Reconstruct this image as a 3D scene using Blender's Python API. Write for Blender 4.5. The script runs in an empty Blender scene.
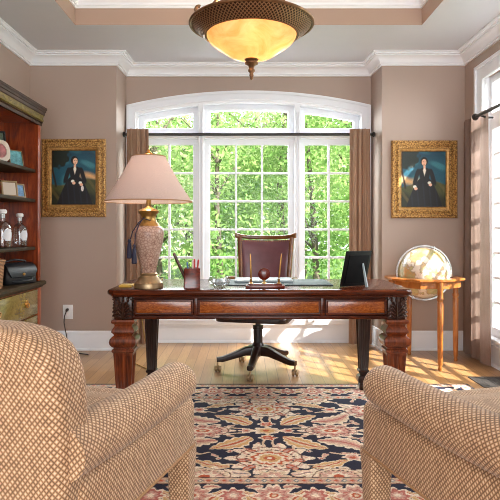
import bpy, bmesh, math, random
import numpy as np
from mathutils import Vector, Matrix
PI = math.pi
S = bpy.context.scene
COL = S.collection
random.seed(7)
F = 560.0
CAMZ = 1.1


def PX(px, d):
    return (px - 245.0) / F * d


def PZ(py, d):
    return CAMZ - (py - 231.0) / F * d


# ------------------------------------------------------------------ materials
MATS = {}


class NT:
    def __init__(s, name):
        s.m = bpy.data.materials.new(name)
        s.m.use_nodes = True
        s.t = s.m.node_tree
        s.t.nodes.clear()
        s.out = s.t.nodes.new('ShaderNodeOutputMaterial')

    def n(s, typ, **kw):
        nd = s.t.nodes.new(typ)
        for k, v in kw.items():
            if k == 'inp':
                for kk, vv in v.items():
                    if isinstance(vv, bpy.types.NodeSocket):
                        s.t.links.new(vv, nd.inputs[kk])
                    else:
                        nd.inputs[kk].default_value = vv
            else:
                setattr(nd, k, v)
        return nd

    def link(s, a, b):
        s.t.links.new(a, b)

    def math(s, op, a, b=0.0, c=None):
        nd = s.t.nodes.new('ShaderNodeMath')
        nd.operation = op
        for i, v in enumerate((a, b, c)):
            if v is None:
                continue
            if isinstance(v, bpy.types.NodeSocket):
                s.t.links.new(v, nd.inputs[i])
            else:
                nd.inputs[i].default_value = v
        return nd.outputs[0]

    def ramp(s, fac, stops, interp='LINEAR'):
        nd = s.t.nodes.new('ShaderNodeValToRGB')
        cr = nd.color_ramp
        cr.interpolation = interp
        while len(cr.elements) < len(stops):
            cr.elements.new(0.5)
        for e, (p, c) in zip(cr.elements, stops):
            e.position = p
            e.color = (*c, 1)
        s.t.links.new(fac, nd.inputs[0])
        return nd.outputs[0]

    def mix(s, fac, a, b):
        nd = s.t.nodes.new('ShaderNodeMix')
        nd.data_type = 'RGBA'
        for i, v in ((0, fac), (6, a), (7, b)):
            if isinstance(v, bpy.types.NodeSocket):
                s.t.links.new(v, nd.inputs[i])
            elif i == 0:
                nd.inputs[0].default_value = v
            else:
                nd.inputs[i].default_value = (*v, 1)
        return nd.outputs[2]

    def coords(s, kind='Object', scale=(1, 1, 1), rot=(0, 0, 0)):
        tc = s.t.nodes.new('ShaderNodeTexCoord')
        mp = s.t.nodes.new('ShaderNodeMapping')
        mp.inputs['Scale'].default_value = scale
        mp.inputs['Rotation'].default_value = rot
        s.t.links.new(tc.outputs[kind], mp.inputs[0])
        return mp.outputs[0]

    def noise(s, vec, scale, detail=4, rough=0.55, dist=0.0):
        nd = s.n('ShaderNodeTexNoise', inp={'Vector': vec, 'Scale': scale, 'Detail': detail, 'Roughness': rough, 'Distortion': dist})
        return nd.outputs['Fac']

    def bump(s, h, strength=0.3, dist=0.01):
        return s.n('ShaderNodeBump', inp={'Height': h, 'Strength': strength, 'Distance': dist}).outputs[0]

    def principled(s, **kw):
        p = s.t.nodes.new('ShaderNodeBsdfPrincipled')
        for k, v in kw.items():
            k = k.replace('_', ' ')
            if isinstance(v, bpy.types.NodeSocket):
                s.t.links.new(v, p.inputs[k])
            elif isinstance(v, tuple) and len(v) == 3:
                p.inputs[k].default_value = (*v, 1)
            else:
                p.inputs[k].default_value = v
        s.t.links.new(p.outputs[0], s.out.inputs[0])
        return p


def lin(r, g, b):
    def f(c):
        c /= 255.0
        return c / 12.92 if c <= 0.04045 else ((c + 0.055) / 1.055) ** 2.4
    return (f(r), f(g), f(b))


def m_plain(name, col, rough=0.5, var=0.06, nscale=6.0, bump=0.0, bscale=200.0, **kw):
    t = NT(name)
    v = t.coords()
    nz = t.noise(v, nscale)
    c0 = tuple(max(0, c * (1 - var)) for c in col)
    c1 = tuple(min(1, c * (1 + var)) for c in col)
    c = t.ramp(nz, [(0.3, c0), (0.7, c1)])
    args = dict(Base_Color=c, Roughness=rough)
    if bump:
        args['Normal'] = t.bump(t.noise(v, bscale, 2), bump, 0.002)
    args.update(kw)
    t.principled(**args)
    MATS[name] = t.m
    return t.m


def m_wood(name, dark, mid, light, rough=0.25, scale=(1, 12, 12), nsc=3.0, coat=0.3, burl=False, spec=0.5):
    t = NT(name)
    v = t.coords(scale=scale)
    n1 = t.noise(v, nsc, 6, 0.6, 1.2 if not burl else 3.0)
    c = t.ramp(n1, [(0.25, dark), (0.5, mid), (0.78, light)])
    t.principled(Base_Color=c, Roughness=rough, Coat_Weight=coat, Coat_Roughness=0.12, Specular_IOR_Level=spec, Normal=t.bump(n1, 0.02, 0.001))
    MATS[name] = t.m
    return t.m


def m_metal(name, col, rough=0.3, var=0.15):
    return m_plain(name, col, rough, var, 30.0, Metallic=1.0)


m_plain('wall_paint', lin(177, 157, 145), 0.6, 0.015, 2.0, 0.05, 400)
m_plain('tray_paint', lin(180, 154, 138), 0.6, 0.015, 2.0, 0.05, 400)
m_plain('ceiling_paint', lin(214, 215, 221), 0.7, 0.01)
m_plain('white_trim', lin(245, 248, 254), 0.35, 0.01)
m_plain('white_plastic', lin(235, 235, 235), 0.3, 0.01)
m_wood('mahogany', lin(38, 14, 7), lin(78, 32, 14), lin(118, 54, 24), 0.22, (2, 14, 14), coat=0.0, spec=0.28)
m_wood('mahogany_up', lin(58, 21, 8), lin(116, 51, 20), lin(164, 84, 38), 0.3, (14, 14, 1.6), coat=0.15)
m_wood('dark_wood', lin(20, 9, 6), lin(38, 17, 10), lin(58, 27, 15), 0.35, (10, 10, 2), coat=0.1)
m_wood('burl', lin(96, 36, 8), lin(156, 78, 22), lin(198, 116, 48), 0.25, (5, 9, 12), 3.5, 0.4, True)
m_wood('case_wood', lin(74, 24, 9), lin(142, 58, 22), lin(184, 90, 38), 0.3, (7, 7, 1.2))
m_wood('case_frame', lin(36, 19, 9), lin(60, 35, 16), lin(84, 54, 26), 0.55, (9, 1.2, 9), coat=0.0, spec=0.2)
m_wood('drawer_reflection', lin(92, 74, 30), lin(126, 106, 48), lin(152, 132, 68), 0.2, (9, 3, 5), 3.0, 0.4, True)  # olive-gold tone paints the window and trees mirrored in the varnish
m_wood('band_reflection', lin(60, 46, 18), lin(112, 94, 38), lin(140, 120, 56), 0.55, (9, 2, 5), 3.0, 0.0, True, 0.2)  # reflected window light put into the cornice band's olive colour
m_wood('shelf_wood', lin(34, 24, 12), lin(54, 40, 21), lin(74, 56, 31), 0.55, (9, 1.5, 9), coat=0.0, spec=0.25)
m_wood('globe_wood', lin(126, 66, 24), lin(166, 98, 42), lin(192, 126, 64), 0.28, (6, 6, 2))
m_wood('chair_wood', lin(60, 32, 14), lin(112, 66, 30), lin(152, 100, 50), 0.3, (6, 6, 2))
m_wood('red_wood', lin(60, 14, 8), lin(96, 24, 13), lin(124, 38, 21), 0.22, (3, 12, 12))
m_metal('brass', lin(196, 150, 84), 0.28)
m_plain('old_brass', lin(176, 152, 118), 0.4, 0.15, 30, Metallic=0.75)
m_metal('silver', lin(200, 200, 200), 0.25)
m_metal('bronze', lin(132, 100, 74), 0.42, 0.35)
m_wood('carved_wood', lin(30, 12, 6), lin(58, 26, 13), lin(84, 42, 22), 0.3, (10, 10, 10), coat=0.15)
m_plain('dim_brass', lin(156, 122, 68), 0.38, 0.2, 30, Metallic=0.8)
m_plain('black_metal', lin(36, 30, 28), 0.4)
m_plain('black_plastic', lin(16, 16, 18), 0.5, Specular_IOR_Level=0.25)
m_plain('black_felt', lin(20, 20, 22), 0.8, Specular_IOR_Level=0.15)
m_plain('navy_silk', lin(24, 28, 56), 0.6, 0.2, 60)
m_plain('cord_dark', lin(60, 50, 46), 0.5)
m_plain('cord_gold', lin(176, 142, 70), 0.4)
m_plain('paper_yellow', lin(214, 170, 60), 0.6)
m_plain('paper_white', lin(225, 228, 230), 0.5)
m_plain('blotter_green', lin(30, 56, 56), 0.6, 0.08)
m_plain('pad_grey', lin(150, 164, 170), 0.5)
m_plain('purple_leather', lin(108, 66, 74), 0.36, 0.15, 14, 0.15, 120, Coat_Weight=0.15)
m_plain('bag_leather', lin(26, 28, 34), 0.35, 0.2, 20, 0.15, 150)
m_plain('pen_red', lin(170, 40, 40), 0.35)
m_plain('pen_blue', lin(70, 110, 160), 0.35)
m_plain('pen_cream', lin(220, 200, 190), 0.35)
m_plain('pen_brown', lin(70, 34, 22), 0.3)
m_plain('bark', lin(92, 84, 72), 0.9, 0.3, 8, 0.3, 30)
m_plain('lawn', lin(70, 104, 44), 0.9, 0.3, 1.5)
m_plain('brick_outside', lin(160, 130, 115), 0.8, 0.1)
m_plain('vent_metal', lin(64, 60, 58), 0.45)
m_plain('label_paper', lin(210, 212, 218), 0.5)
m_plain('photo_blue', lin(96, 160, 170), 0.35, 0.5, 30)
m_plain('photo_pink', lin(176, 110, 110), 0.35, 0.5, 30)
m_plain('photo_sea', lin(110, 150, 190), 0.35, 0.4, 40)
m_plain('photo_dark', lin(60, 74, 50), 0.35, 0.6, 30)
m_plain('frame_bone', lin(206, 190, 174), 0.4)
m_plain('frame_tan', lin(150, 120, 80), 0.4)


def m_gold_frame():
    t = NT('gilt_carved')
    v = t.coords()
    w = t.n('ShaderNodeTexVoronoi', inp={'Vector': v, 'Scale': 75.0}).outputs['Distance']
    c = t.ramp(w, [(0.0, lin(224, 182, 110)), (0.4, lin(192, 146, 82)), (0.8, lin(120, 82, 40))])
    t.principled(Base_Color=c, Roughness=0.42, Metallic=0.35, Normal=t.bump(w, -0.7, 0.006))
    MATS['gilt_carved'] = t.m
    t = NT('gilt')
    v = t.coords()
    n = t.noise(v, 40)
    c = t.ramp(n, [(0.3, lin(150, 104, 50)), (0.7, lin(202, 158, 90))])
    t.principled(Base_Color=c, Roughness=0.4, Metallic=0.35)
    MATS['gilt'] = t.m


m_gold_frame()


def m_floor():
    t = NT('oak_floor')
    v = t.coords(rot=(0, 0, PI / 2))
    br = t.n('ShaderNodeTexBrick', inp={'Vector': v, 'Scale': 1.0, 'Brick Width': 1.1, 'Row Height': 0.083, 'Mortar Size': 0.0018,
                                        'Color1': (*lin(182, 140, 96), 1), 'Color2': (*lin(156, 114, 72), 1), 'Mortar': (*lin(96, 62, 36), 1)})
    br.offset = 0.37
    g = t.noise(t.coords(scale=(22, 1.4, 1)), 4.0, 6, 0.6, 0.6)
    gr = t.ramp(g, [(0.3, (0.62, 0.58, 0.52)), (0.7, (1.08, 1.06, 1.04))])
    mm = t.n('ShaderNodeMix', data_type='RGBA', blend_type='MULTIPLY')
    mm.inputs[0].default_value = 0.6
    t.link(br.outputs[0], mm.inputs[6])
    t.link(gr, mm.inputs[7])
    t.principled(Base_Color=mm.outputs[2], Roughness=0.28, Coat_Weight=0.12, Coat_Roughness=0.1,
                 Normal=t.bump(br.outputs['Fac'], -0.12, 0.002))
    MATS['oak_floor'] = t.m


m_floor()


def m_fabric():
    t = NT('lattice_fabric')
    tc = t.n('ShaderNodeTexCoord')
    sp = t.n('ShaderNodeSeparateXYZ', inp={0: tc.outputs['UV']})
    u = t.math('DIVIDE', sp.outputs[0], 0.0150)
    v = t.math('DIVIDE', sp.outputs[1], 0.0172)
    a = t.math('ADD', u, v)
    b = t.math('SUBTRACT', u, v)
    fa, fb = t.math('FRACT', a), t.math('FRACT', b)
    da = t.math('ABSOLUTE', t.math('SUBTRACT', fa, 0.5))
    db = t.math('ABSOLUTE', t.math('SUBTRACT', fb, 0.5))
    mx = t.math('MAXIMUM', da, db)          # 0 centre .. 0.5 edge
    cv = t.n('ShaderNodeCombineXYZ', inp={0: t.math('FLOOR', a), 1: t.math('FLOOR', b)})
    wn = t.n('ShaderNodeTexWhiteNoise', noise_dimensions='2D', inp={'Vector': cv.outputs[0]})
    jit = t.math('MULTIPLY_ADD', wn.outputs[0], 0.10, -0.05)
    mxj = t.math('ADD', mx, jit)
    col = t.ramp(mxj, [(0.0, lin(242, 224, 200)), (0.14, lin(228, 202, 170)), (0.26, lin(194, 154, 116)), (0.37, lin(168, 124, 84)), (0.44, lin(104, 66, 40)), (0.5, lin(76, 45, 26))])
    fine = t.noise(tc.outputs['UV'], 900, 2)
    col2 = t.mix(t.math('MULTIPLY', fine, 0.35), col, lin(196, 164, 128))
    t.principled(Base_Color=col2, Roughness=0.75, Sheen_Weight=0.15, Normal=t.bump(mx, -0.5, 0.003))
    MATS['lattice_fabric'] = t.m
    t = NT('tan_piping')
    t.principled(Base_Color=lin(170, 130, 92), Roughness=0.75, Normal=t.bump(t.noise(t.coords(), 300), 0.2, 0.002))
    MATS['tan_piping'] = t.m


m_fabric()


def m_attr(name, rough, bump=0.0):
    t = NT(name)
    at = t.n('ShaderNodeVertexColor', layer_name='Col')
    kw = {}
    if bump:
        kw['Normal'] = t.bump(t.noise(t.coords(), 500, 2), bump, 0.003)
    t.principled(Base_Color=at.outputs[0], Roughness=rough, **kw)
    MATS[name] = t.m


m_attr('rug_pile', 0.95, 0.35)
m_attr('canvas', 0.4)


def m_cloth(name, col, trans, weave=260.0):
    t = NT(name)
    v = t.coords(scale=(1, 1, 1))
    n = t.noise(v, weave, 3)
    n2 = t.noise(t.coords(scale=(60, 60, 2)), 4, 3)
    f = t.math('MULTIPLY_ADD', n, 0.5, t.math('MULTIPLY', n2, 0.5))
    c = t.ramp(f, [(0.3, tuple(k * 0.8 for k in col)), (0.7, tuple(min(1, k * 1.12) for k in col))])
    d = t.n('ShaderNodeBsdfDiffuse', inp={'Color': c})
    tr = t.n('ShaderNodeBsdfTranslucent', inp={'Color': c})
    mx = t.n('ShaderNodeMixShader', inp={0: trans, 1: d.outputs[0], 2: tr.outputs[0]})
    t.link(mx.outputs[0], t.out.inputs[0])
    MATS[name] = t.m


m_cloth('brown_curtain', lin(182, 150, 128), 0.25)
m_cloth('rose_linen', lin(160, 138, 128), 0.45)
m_cloth('lamp_shade', lin(220, 204, 198), 0.35, 300)
m_cloth('sheer', lin(240, 240, 240), 0.6)


def m_glass_pane():
    t = NT('window_glass')
    tr = t.n('ShaderNodeBsdfTransparent', inp={'Color': (0.98, 0.99, 0.985, 1)})
    gl = t.n('ShaderNodeBsdfGlossy', inp={'Roughness': 0.02})
    lw = t.n('ShaderNodeLayerWeight', inp={'Blend': 0.5})
    fr = t.math('MULTIPLY_ADD', t.math('POWER', lw.outputs['Facing'], 5.0), 0.35, 0.006)
    mx = t.n('ShaderNodeMixShader', inp={0: fr, 1: tr.outputs[0], 2: gl.outputs[0]})
    t.link(mx.outputs[0], t.out.inputs[0])
    MATS['window_glass'] = t.m


m_glass_pane()


def m_crystal():
    t = NT('crystal')
    tr = t.n('ShaderNodeBsdfTransparent', inp={'Color': (0.93, 0.95, 0.96, 1)})
    gl = t.n('ShaderNodeBsdfGlossy', inp={'Roughness': 0.05})
    lw = t.n('ShaderNodeLayerWeight', inp={'Blend': 0.5})
    fr = t.math('MULTIPLY_ADD', t.math('POWER', lw.outputs['Facing'], 2.0), 0.5, 0.14)
    mx = t.n('ShaderNodeMixShader', inp={0: fr, 1: tr.outputs[0], 2: gl.outputs[0]})
    t.link(mx.outputs[0], t.out.inputs[0])
    MATS['crystal'] = t.m
    t = NT('bottle_glass')
    tr = t.n('ShaderNodeBsdfTransparent', inp={'Color': (0.93, 0.95, 0.96, 1)})
    gl = t.n('ShaderNodeBsdfGlossy', inp={'Roughness': 0.04})
    lw = t.n('ShaderNodeLayerWeight', inp={'Blend': 0.5})
    fr = t.math('MULTIPLY_ADD', t.math('POWER', lw.outputs['Facing'], 3.0), 0.6, 0.08)
    mx = t.n('ShaderNodeMixShader', inp={0: fr, 1: tr.outputs[0], 2: gl.outputs[0]})
    t.link(mx.outputs[0], t.out.inputs[0])
    MATS['bottle_glass'] = t.m


m_crystal()


def m_alabaster():
    t = NT('amber_glass')
    n = t.noise(t.coords(), 7.0, 5, 0.6, 1.5)
    c = t.ramp(n, [(0.3, lin(236, 192, 134)), (0.55, lin(246, 220, 178)), (0.75, lin(250, 238, 214))])
    d = t.n('ShaderNodeBsdfTranslucent', inp={'Color': c})
    g = t.n('ShaderNodeBsdfPrincipled', inp={'Base Color': c, 'Roughness': 0.25})
    mx = t.n('ShaderNodeMixShader', inp={0: 0.35, 1: d.outputs[0], 2: g.outputs[0]})
    t.link(mx.outputs[0], t.out.inputs[0])
    MATS['amber_glass'] = t.m


m_alabaster()


def m_rimmetal():
    t = NT('lattice_bronze')
    tc = t.n('ShaderNodeTexCoord')
    sp = t.n('ShaderNodeSeparateXYZ', inp={0: tc.outputs['UV']})
    u = t.math('DIVIDE', sp.outputs[0], 0.022)
    v = t.math('DIVIDE', sp.outputs[1], 0.022)
    fa = t.math('ABSOLUTE', t.math('SUBTRACT', t.math('FRACT', t.math('ADD', u, v)), 0.5))
    fb = t.math('ABSOLUTE', t.math('SUBTRACT', t.math('FRACT', t.math('SUBTRACT', u, v)), 0.5))
    mx = t.math('MAXIMUM', fa, fb)
    c = t.ramp(mx, [(0.25, lin(58, 42, 30)), (0.45, lin(168, 134, 100))])
    t.principled(Base_Color=c, Roughness=0.4, Metallic=0.8, Normal=t.bump(mx, 0.8, 0.004))
    MATS['lattice_bronze'] = t.m


m_rimmetal()


def m_leaf(name, c0, c1):
    t = NT(name)
    n = t.noise(t.coords(), 1.3, 3)
    n2 = t.noise(t.coords(), 9.0, 2)
    c = t.ramp(t.math('MULTIPLY_ADD', n, 0.5, t.math('MULTIPLY', n2, 0.5)), [(0.32, c0), (0.66, c1)])
    d = t.n('ShaderNodeBsdfDiffuse', inp={'Color': c})
    tr = t.n('ShaderNodeBsdfTranslucent', inp={'Color': c})
    mx = t.n('ShaderNodeMixShader', inp={0: 0.45, 1: d.outputs[0], 2: tr.outputs[0]})
    t.link(mx.outputs[0], t.out.inputs[0])
    MATS[name] = t.m


m_leaf('leaf_light', lin(120, 164, 80), lin(214, 224, 178))
m_leaf('leaf_mid', lin(76, 134, 58), lin(182, 206, 134))
m_leaf('leaf_deep', lin(42, 92, 44), lin(124, 170, 86))


def m_globe():
    t = NT('globe_map')
    v = t.coords()
    n = t.noise(v, 5.5, 6, 0.55)
    land = t.ramp(t.noise(v, 14.0, 4), [(0.35, lin(196, 150, 96)), (0.5, lin(176, 170, 126)), (0.65, lin(208, 178, 136))])
    msk = t.ramp(n, [(0.50, (0, 0, 0)), (0.515, (1, 1, 1))])
    edge = t.ramp(n, [(0.485, (0, 0, 0)), (0.503, (1, 1, 1)), (0.525, (0, 0, 0))])
    c = t.mix(msk, lin(222, 208, 192), land)
    c = t.mix(t.math('MULTIPLY', edge, 0.6), c, lin(120, 84, 48))
    t.principled(Base_Color=c, Roughness=0.22, Coat_Weight=0.4)
    MATS['globe_map'] = t.m
    t = NT('ceramic_crackle')
    v = t.coords()
    w = t.n('ShaderNodeTexVoronoi', feature='DISTANCE_TO_EDGE', inp={'Vector': v, 'Scale': 60.0}).outputs['Distance']
    c = t.ramp(w, [(0.0, lin(128, 92, 78)), (0.09, lin(176, 144, 128)), (0.4, lin(192, 164, 148))])
    t.principled(Base_Color=c, Roughness=0.35, Normal=t.bump(w, 0.25, 0.003))
    MATS['ceramic_crackle'] = t.m
    t = NT('wicker')
    v = t.coords()
    w = t.n('ShaderNodeTexWave', wave_type='BANDS', bands_direction='Z', inp={'Vector': v, 'Scale': 32.0, 'Distortion': 3.0}).outputs['Fac']
    c = t.ramp(w, [(0.2, lin(100, 62, 34)), (0.8, lin(190, 140, 96))])
    t.principled(Base_Color=c, Roughness=0.6, Normal=t.bump(w, 0.5, 0.004))
    MATS['wicker'] = t.m


m_globe()


# ------------------------------------------------------------------ geometry
class G:
    def __init__(s):
        s.v, s.f, s.uv = [], [], []

    def add(s, verts, faces, uvs=None):
        o = len(s.v)
        s.v.extend([tuple(p) for p in verts])
        for i, f in enumerate(faces):
            s.f.append(tuple(o + k for k in f))
            s.uv.append(uvs[i] if uvs else None)
        return s

    def xf(s, M, start=0):
        for i in range(start, len(s.v)):
            s.v[i] = tuple(M @ Vector(s.v[i]))
        return s

    def bm(s, bm, M=None):
        bm.verts.index_update()
        vs = [(M @ v.co if M else v.co.copy()) for v in bm.verts]
        s.add(vs, [[v.index for v in f.verts] for f in bm.faces])
        bm.free()
        return s

    def box(s, c, d, bev=0.0, seg=2, rot=None):
        bm = bmesh.new()
        bmesh.ops.create_cube(bm, size=1.0)
        for v in bm.verts:
            v.co = Vector((v.co.x * d[0], v.co.y * d[1], v.co.z * d[2]))
        if bev > 0:
            bmesh.ops.bevel(bm, geom=bm.edges[:], offset=min(bev, min(d) * 0.49), segments=seg, profile=0.5, affect='EDGES')
        M = Matrix.Translation(c)
        if rot is not None:
            M = M @ rot.to_4x4()
        return s.bm(bm, M)

    def span(s, a, b, bev=0.0, seg=2):
        c = [(a[i] + b[i]) / 2 for i in range(3)]
        d = [abs(a[i] - b[i]) for i in range(3)]
        return s.box(c, d, bev, seg)

    def ell(s, c, r, u=16, v=10, rot=None):
        bm = bmesh.new()
        bmesh.ops.create_uvsphere(bm, u_segments=u, v_segments=v, radius=1.0)
        M = Matrix.Translation(c)
        if rot is not None:
            M = M @ rot.to_4x4()
        M = M @ Matrix.Diagonal((r[0], r[1], r[2], 1))
        return s.bm(bm, M)

    def loft(s, rings, closed=True, cap0=True, cap1=True, uscale=1.0):
        """rings: list of equal-length point lists; uv in metres"""
        n = len(rings[0])
        R = [[Vector(p) for p in r] for r in rings]
        mid = R[len(R) // 2]
        m = n if closed else n - 1
        best = max(R, key=lambda r: sum((r[(i + 1) % n] - r[i]).length for i in range(m)))
        U = [0.0]
        for i in range(m):
            U.append(U[-1] + (best[(i + 1) % n] - best[i]).length)
        V = [0.0]
        for k in range(1, len(R)):
            V.append(V[-1] + sum((R[k][i] - R[k - 1][i]).length for i in range(n)) / n)
        faces, uvs = [], []
        for k in range(len(R) - 1):
            for i in range(m):
                j = (i + 1) % n
                faces.append((k * n + i, k * n + j, (k + 1) * n + j, (k + 1) * n + i))
                uvs.append(((U[i], V[k]), (U[i + 1], V[k]), (U[i + 1], V[k + 1]), (U[i], V[k + 1])))
        s.add([p for r in R for p in r], faces, uvs)
        for cap, r, rev in ((cap0, R[0], True), (cap1, R[-1], False)):
            if cap and closed:
                c = sum(r, Vector()) / n
                ax = (r[n // 4] - c)
                ax2 = (r[0] - c)
                e1 = ax2.normalized() if ax2.length > 1e-9 else Vector((1, 0, 0))
                e2 = (ax - e1 * ax.dot(e1))
                e2 = e2.normalized() if e2.length > 1e-9 else Vector((0, 0, 1))
                fs, us = [], []
                idx = list(range(n))
                if rev:
                    idx = idx[::-1]
                fs.append(tuple(idx))
                us.append(tuple(((r[i] - c).dot(e1), (r[i] - c).dot(e2)) for i in idx))
                s.add(r, fs, us)
        return s

    def lathe(s, prof, c=(0, 0, 0), n=32, cap=True):
        rings = []
        for r, z in prof:
            rings.append([(c[0] + max(r, 1e-4) * math.cos(2 * PI * i / n), c[1] + max(r, 1e-4) * math.sin(2 * PI * i / n), c[2] + z) for i in range(n)])
        return s.loft(rings, True, cap, cap)

    def tube(s, pts, r, n=10, cap=True):
        pts = [Vector(p) for p in pts]
        rr = r if isinstance(r, (list, tuple)) else [r] * len(pts)
        rings = []
        up = None
        for i, p in enumerate(pts):
            t = (pts[min(i + 1, len(pts) - 1)] - pts[max(i - 1, 0)]).normalized()
            if up is None:
                a = Vector((0, 0, 1)) if abs(t.z) < 0.9 else Vector((1, 0, 0))
                e1 = t.cross(a).normalized()
            else:
                e1 = (up - t * up.dot(t)).normalized()
            up = e1
            e2 = t.cross(e1)
            rings.append([p + (e1 * math.cos(2 * PI * k / n) + e2 * math.sin(2 * PI * k / n)) * rr[i] for k in range(n)])
        return s.loft(rings, True, cap, cap)

    def mould(s, path, prof, closed=False):
        """path: xy points; prof: (out, z) points, out to the LEFT of travel; mitred"""
        P = [Vector(p) for p in path]
        n = len(P)
        rings = []
        for i in range(n):
            dirs = []
            if closed or i > 0:
                dirs.append((P[i] - P[i - 1]).normalized())
            if closed or i < n - 1:
                dirs.append((P[(i + 1) % n] - P[i]).normalized())
            nn = [Vector((-d.y, d.x)) for d in dirs]
            if len(nn) == 2:
                b = nn[0] + nn[1]
                b = b / max(1e-6, 1 + nn[0].dot(nn[1]))
            else:
                b = nn[0]
            rings.append([(P[i].x + b.x * o, P[i].y + b.y * o, z) for o, z in prof])
        if closed:
            rings.append(rings[0])
        return s.loft(rings, False, False, False)

    def slab(s, outer, holes, depth, bevel=0.0, M=None):
        """2D outline with holes extruded; local xy plane, thickness depth centred on z"""
        cu = bpy.data.curves.new('tmp', 'CURVE')
        cu.dimensions = '2D'
        cu.fill_mode = 'BOTH'
        cu.extrude = max(1e-5, depth / 2 - bevel)
        cu.bevel_depth = bevel
        cu.bevel_resolution = 1
        cu.offset = -bevel
        for ol in [outer] + list(holes):
            sp = cu.splines.new('POLY')
            sp.points.add(len(ol) - 1)
            for p, q in zip(sp.points, ol):
                p.co = (q[0], q[1], 0, 1)
            sp.use_cyclic_u = True
        o = bpy.data.objects.new('tmp', cu)
        COL.objects.link(o)
        dg = bpy.context.evaluated_depsgraph_get()
        me = bpy.data.meshes.new_from_object(o.evaluated_get(dg))
        vs = [(M @ v.co if M else v.co.copy()) for v in me.vertices]
        s.add(vs, [tuple(p.vertices) for p in me.polygons])
        bpy.data.objects.remove(o)
        bpy.data.curves.remove(cu)
        bpy.data.meshes.remove(me)
        return s

    def build(s, name, mat, parent=None, smooth=40, world=False, weld=True):
        me = bpy.data.meshes.new(name)
        off = Vector((0, 0, 0))
        vs = s.v
        if world and parent is not None:
            Mi = parent_matrix(parent).inverted()
            vs = [tuple(Mi @ Vector(p)) for p in vs]
        me.from_pydata(vs, [], s.f)
        if any(u is not None for u in s.uv):
            ul = me.uv_layers.new(name='UVMap')
            for p, u in zip(me.polygons, s.uv):
                for k, li in enumerate(p.loop_indices):
                    if u is not None:
                        ul.data[li].uv = u[k]
                    else:
                        co = me.vertices[me.loops[li].vertex_index].co
                        nn = p.normal
                        a = max(range(3), key=lambda q: abs(nn[q]))
                        ul.data[li].uv = (co.y, co.z) if a == 0 else ((co.x, co.z) if a == 1 else (co.x, co.y))
        if weld:
            bm = bmesh.new()
            bm.from_mesh(me)
            bmesh.ops.remove_doubles(bm, verts=bm.verts[:], dist=1e-5)
            bmesh.ops.recalc_face_normals(bm, faces=bm.faces[:])
            bm.to_mesh(me)
            bm.free()
        if smooth:
            me.polygons.foreach_set('use_smooth', [True] * len(me.polygons))
            me.set_sharp_from_angle(angle=math.radians(smooth))
        me.materials.append(MATS[mat])
        o = bpy.data.objects.new(name, me)
        COL.objects.link(o)
        if parent is not None:
            o.parent = parent
        return o


def parent_matrix(o):
    M = Matrix.Identity(4)
    while o is not None:
        M = Matrix.LocRotScale(o.location, o.rotation_euler, o.scale) @ M
        o = o.parent
    return M


def thing(name, label, cat, loc=(0, 0, 0), rz=0.0, group=None):
    o = bpy.data.objects.new(name, None)
    o.empty_display_size = 0.1
    COL.objects.link(o)
    o.location = loc
    o.rotation_euler = (0, 0, rz)
    return tag(o, label, cat, group)


def tag(o, label, cat, group=None):
    o['label'] = label
    o['category'] = cat
    if group:
        o['group'] = group
    return o


def struct(o, label=None):
    o['kind'] = 'structure'
    if label:
        o['label'] = label
    return o


def copy_tree(o, parent=None):
    c = o.copy()
    COL.objects.link(c)
    if parent is not None:
        c.parent = parent
    for ch in list(o.children):
        copy_tree(ch, c)
    return c


def rrect(hx, hy, r, n=5, c=(0, 0)):
    """rounded rectangle ring, ccw"""
    pts = []
    r = min(r, hx * 0.999, hy * 0.999)
    for cx, cy, a0 in ((hx - r, hy - r, 0), (-hx + r, hy - r, PI / 2), (-hx + r, -hy + r, PI), (hx - r, -hy + r, 1.5 * PI)):
        for k in range(n + 1):
            a = a0 + PI / 2 * k / n
            pts.append((c[0] + cx + r * math.cos(a), c[1] + cy + r * math.sin(a)))
    return pts


# ------------------------------------------------------------------ room shell
XL, XR = -1.99, 2.035
YF, YR = 5.18, 5.54
SC = 5.54 / 5.45
RL0, RL1 = -1.19, -1.175     # recess left edge front/back
RR0, RR1 = 1.267, 1.248
CEIL = 2.74
YB = -2.6
WC = 0.0365                   # window centre
HW = 1.20
ARC_R, ARC_Z = 5.18, 2.478


def arc(x, off=0.0):
    R = ARC_R - off
    return ARC_Z - ARC_R + math.sqrt(R * R - (x - WC) ** 2)


# outer trim outline of the arched window
def arc_outline(x0, x1, z0, off, n=24):
    pts = [(x0, z0), (x1, z0)]
    for k in range(n + 1):
        x = x1 + (x0 - x1) * k / n
        pts.append((x, arc(x, off)))
    return pts


g = G()
g.span((XL - 1, YB - 1.0, -0.1), (XR, 5.8, 0.0))
struct(g.build('floor', 'oak_floor', smooth=0), 'honey oak plank floor')

T = 0.15
g = G()
g.span((XL - T, YB, 0), (XL, YF + T, 3.1))
struct(g.build('wall_left', 'wall_paint', smooth=0))
# right wall with window opening
WY0, WY1, WZ0, WZ1 = 2.75, 4.75, 0.2, 2.40
g = G()
g.span((XR, YB, 0), (XR + T, WY0, 3.1))
g.span((XR, WY1, 0), (XR + T, YF + T, 3.1))
g.span((XR, WY0, 0), (XR + T, WY1, WZ0))
g.span((XR, WY0, WZ1), (XR + T, WY1, 3.1))
struct(g.build('wall_right', 'wall_paint', smooth=0))
# back wall: two piers, splayed returns, recess wall with arched opening
g = G()


def prism(g, pts, z0, z1):
    n = len(pts)
    v = [(x, y, z0) for x, y in pts] + [(x, y, z1) for x, y in pts]
    f = [tuple(range(n))[::-1], tuple(range(n, 2 * n))] + [(i, (i + 1) % n, n + (i + 1) % n, n + i) for i in range(n)]
    g.add(v, f)


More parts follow.
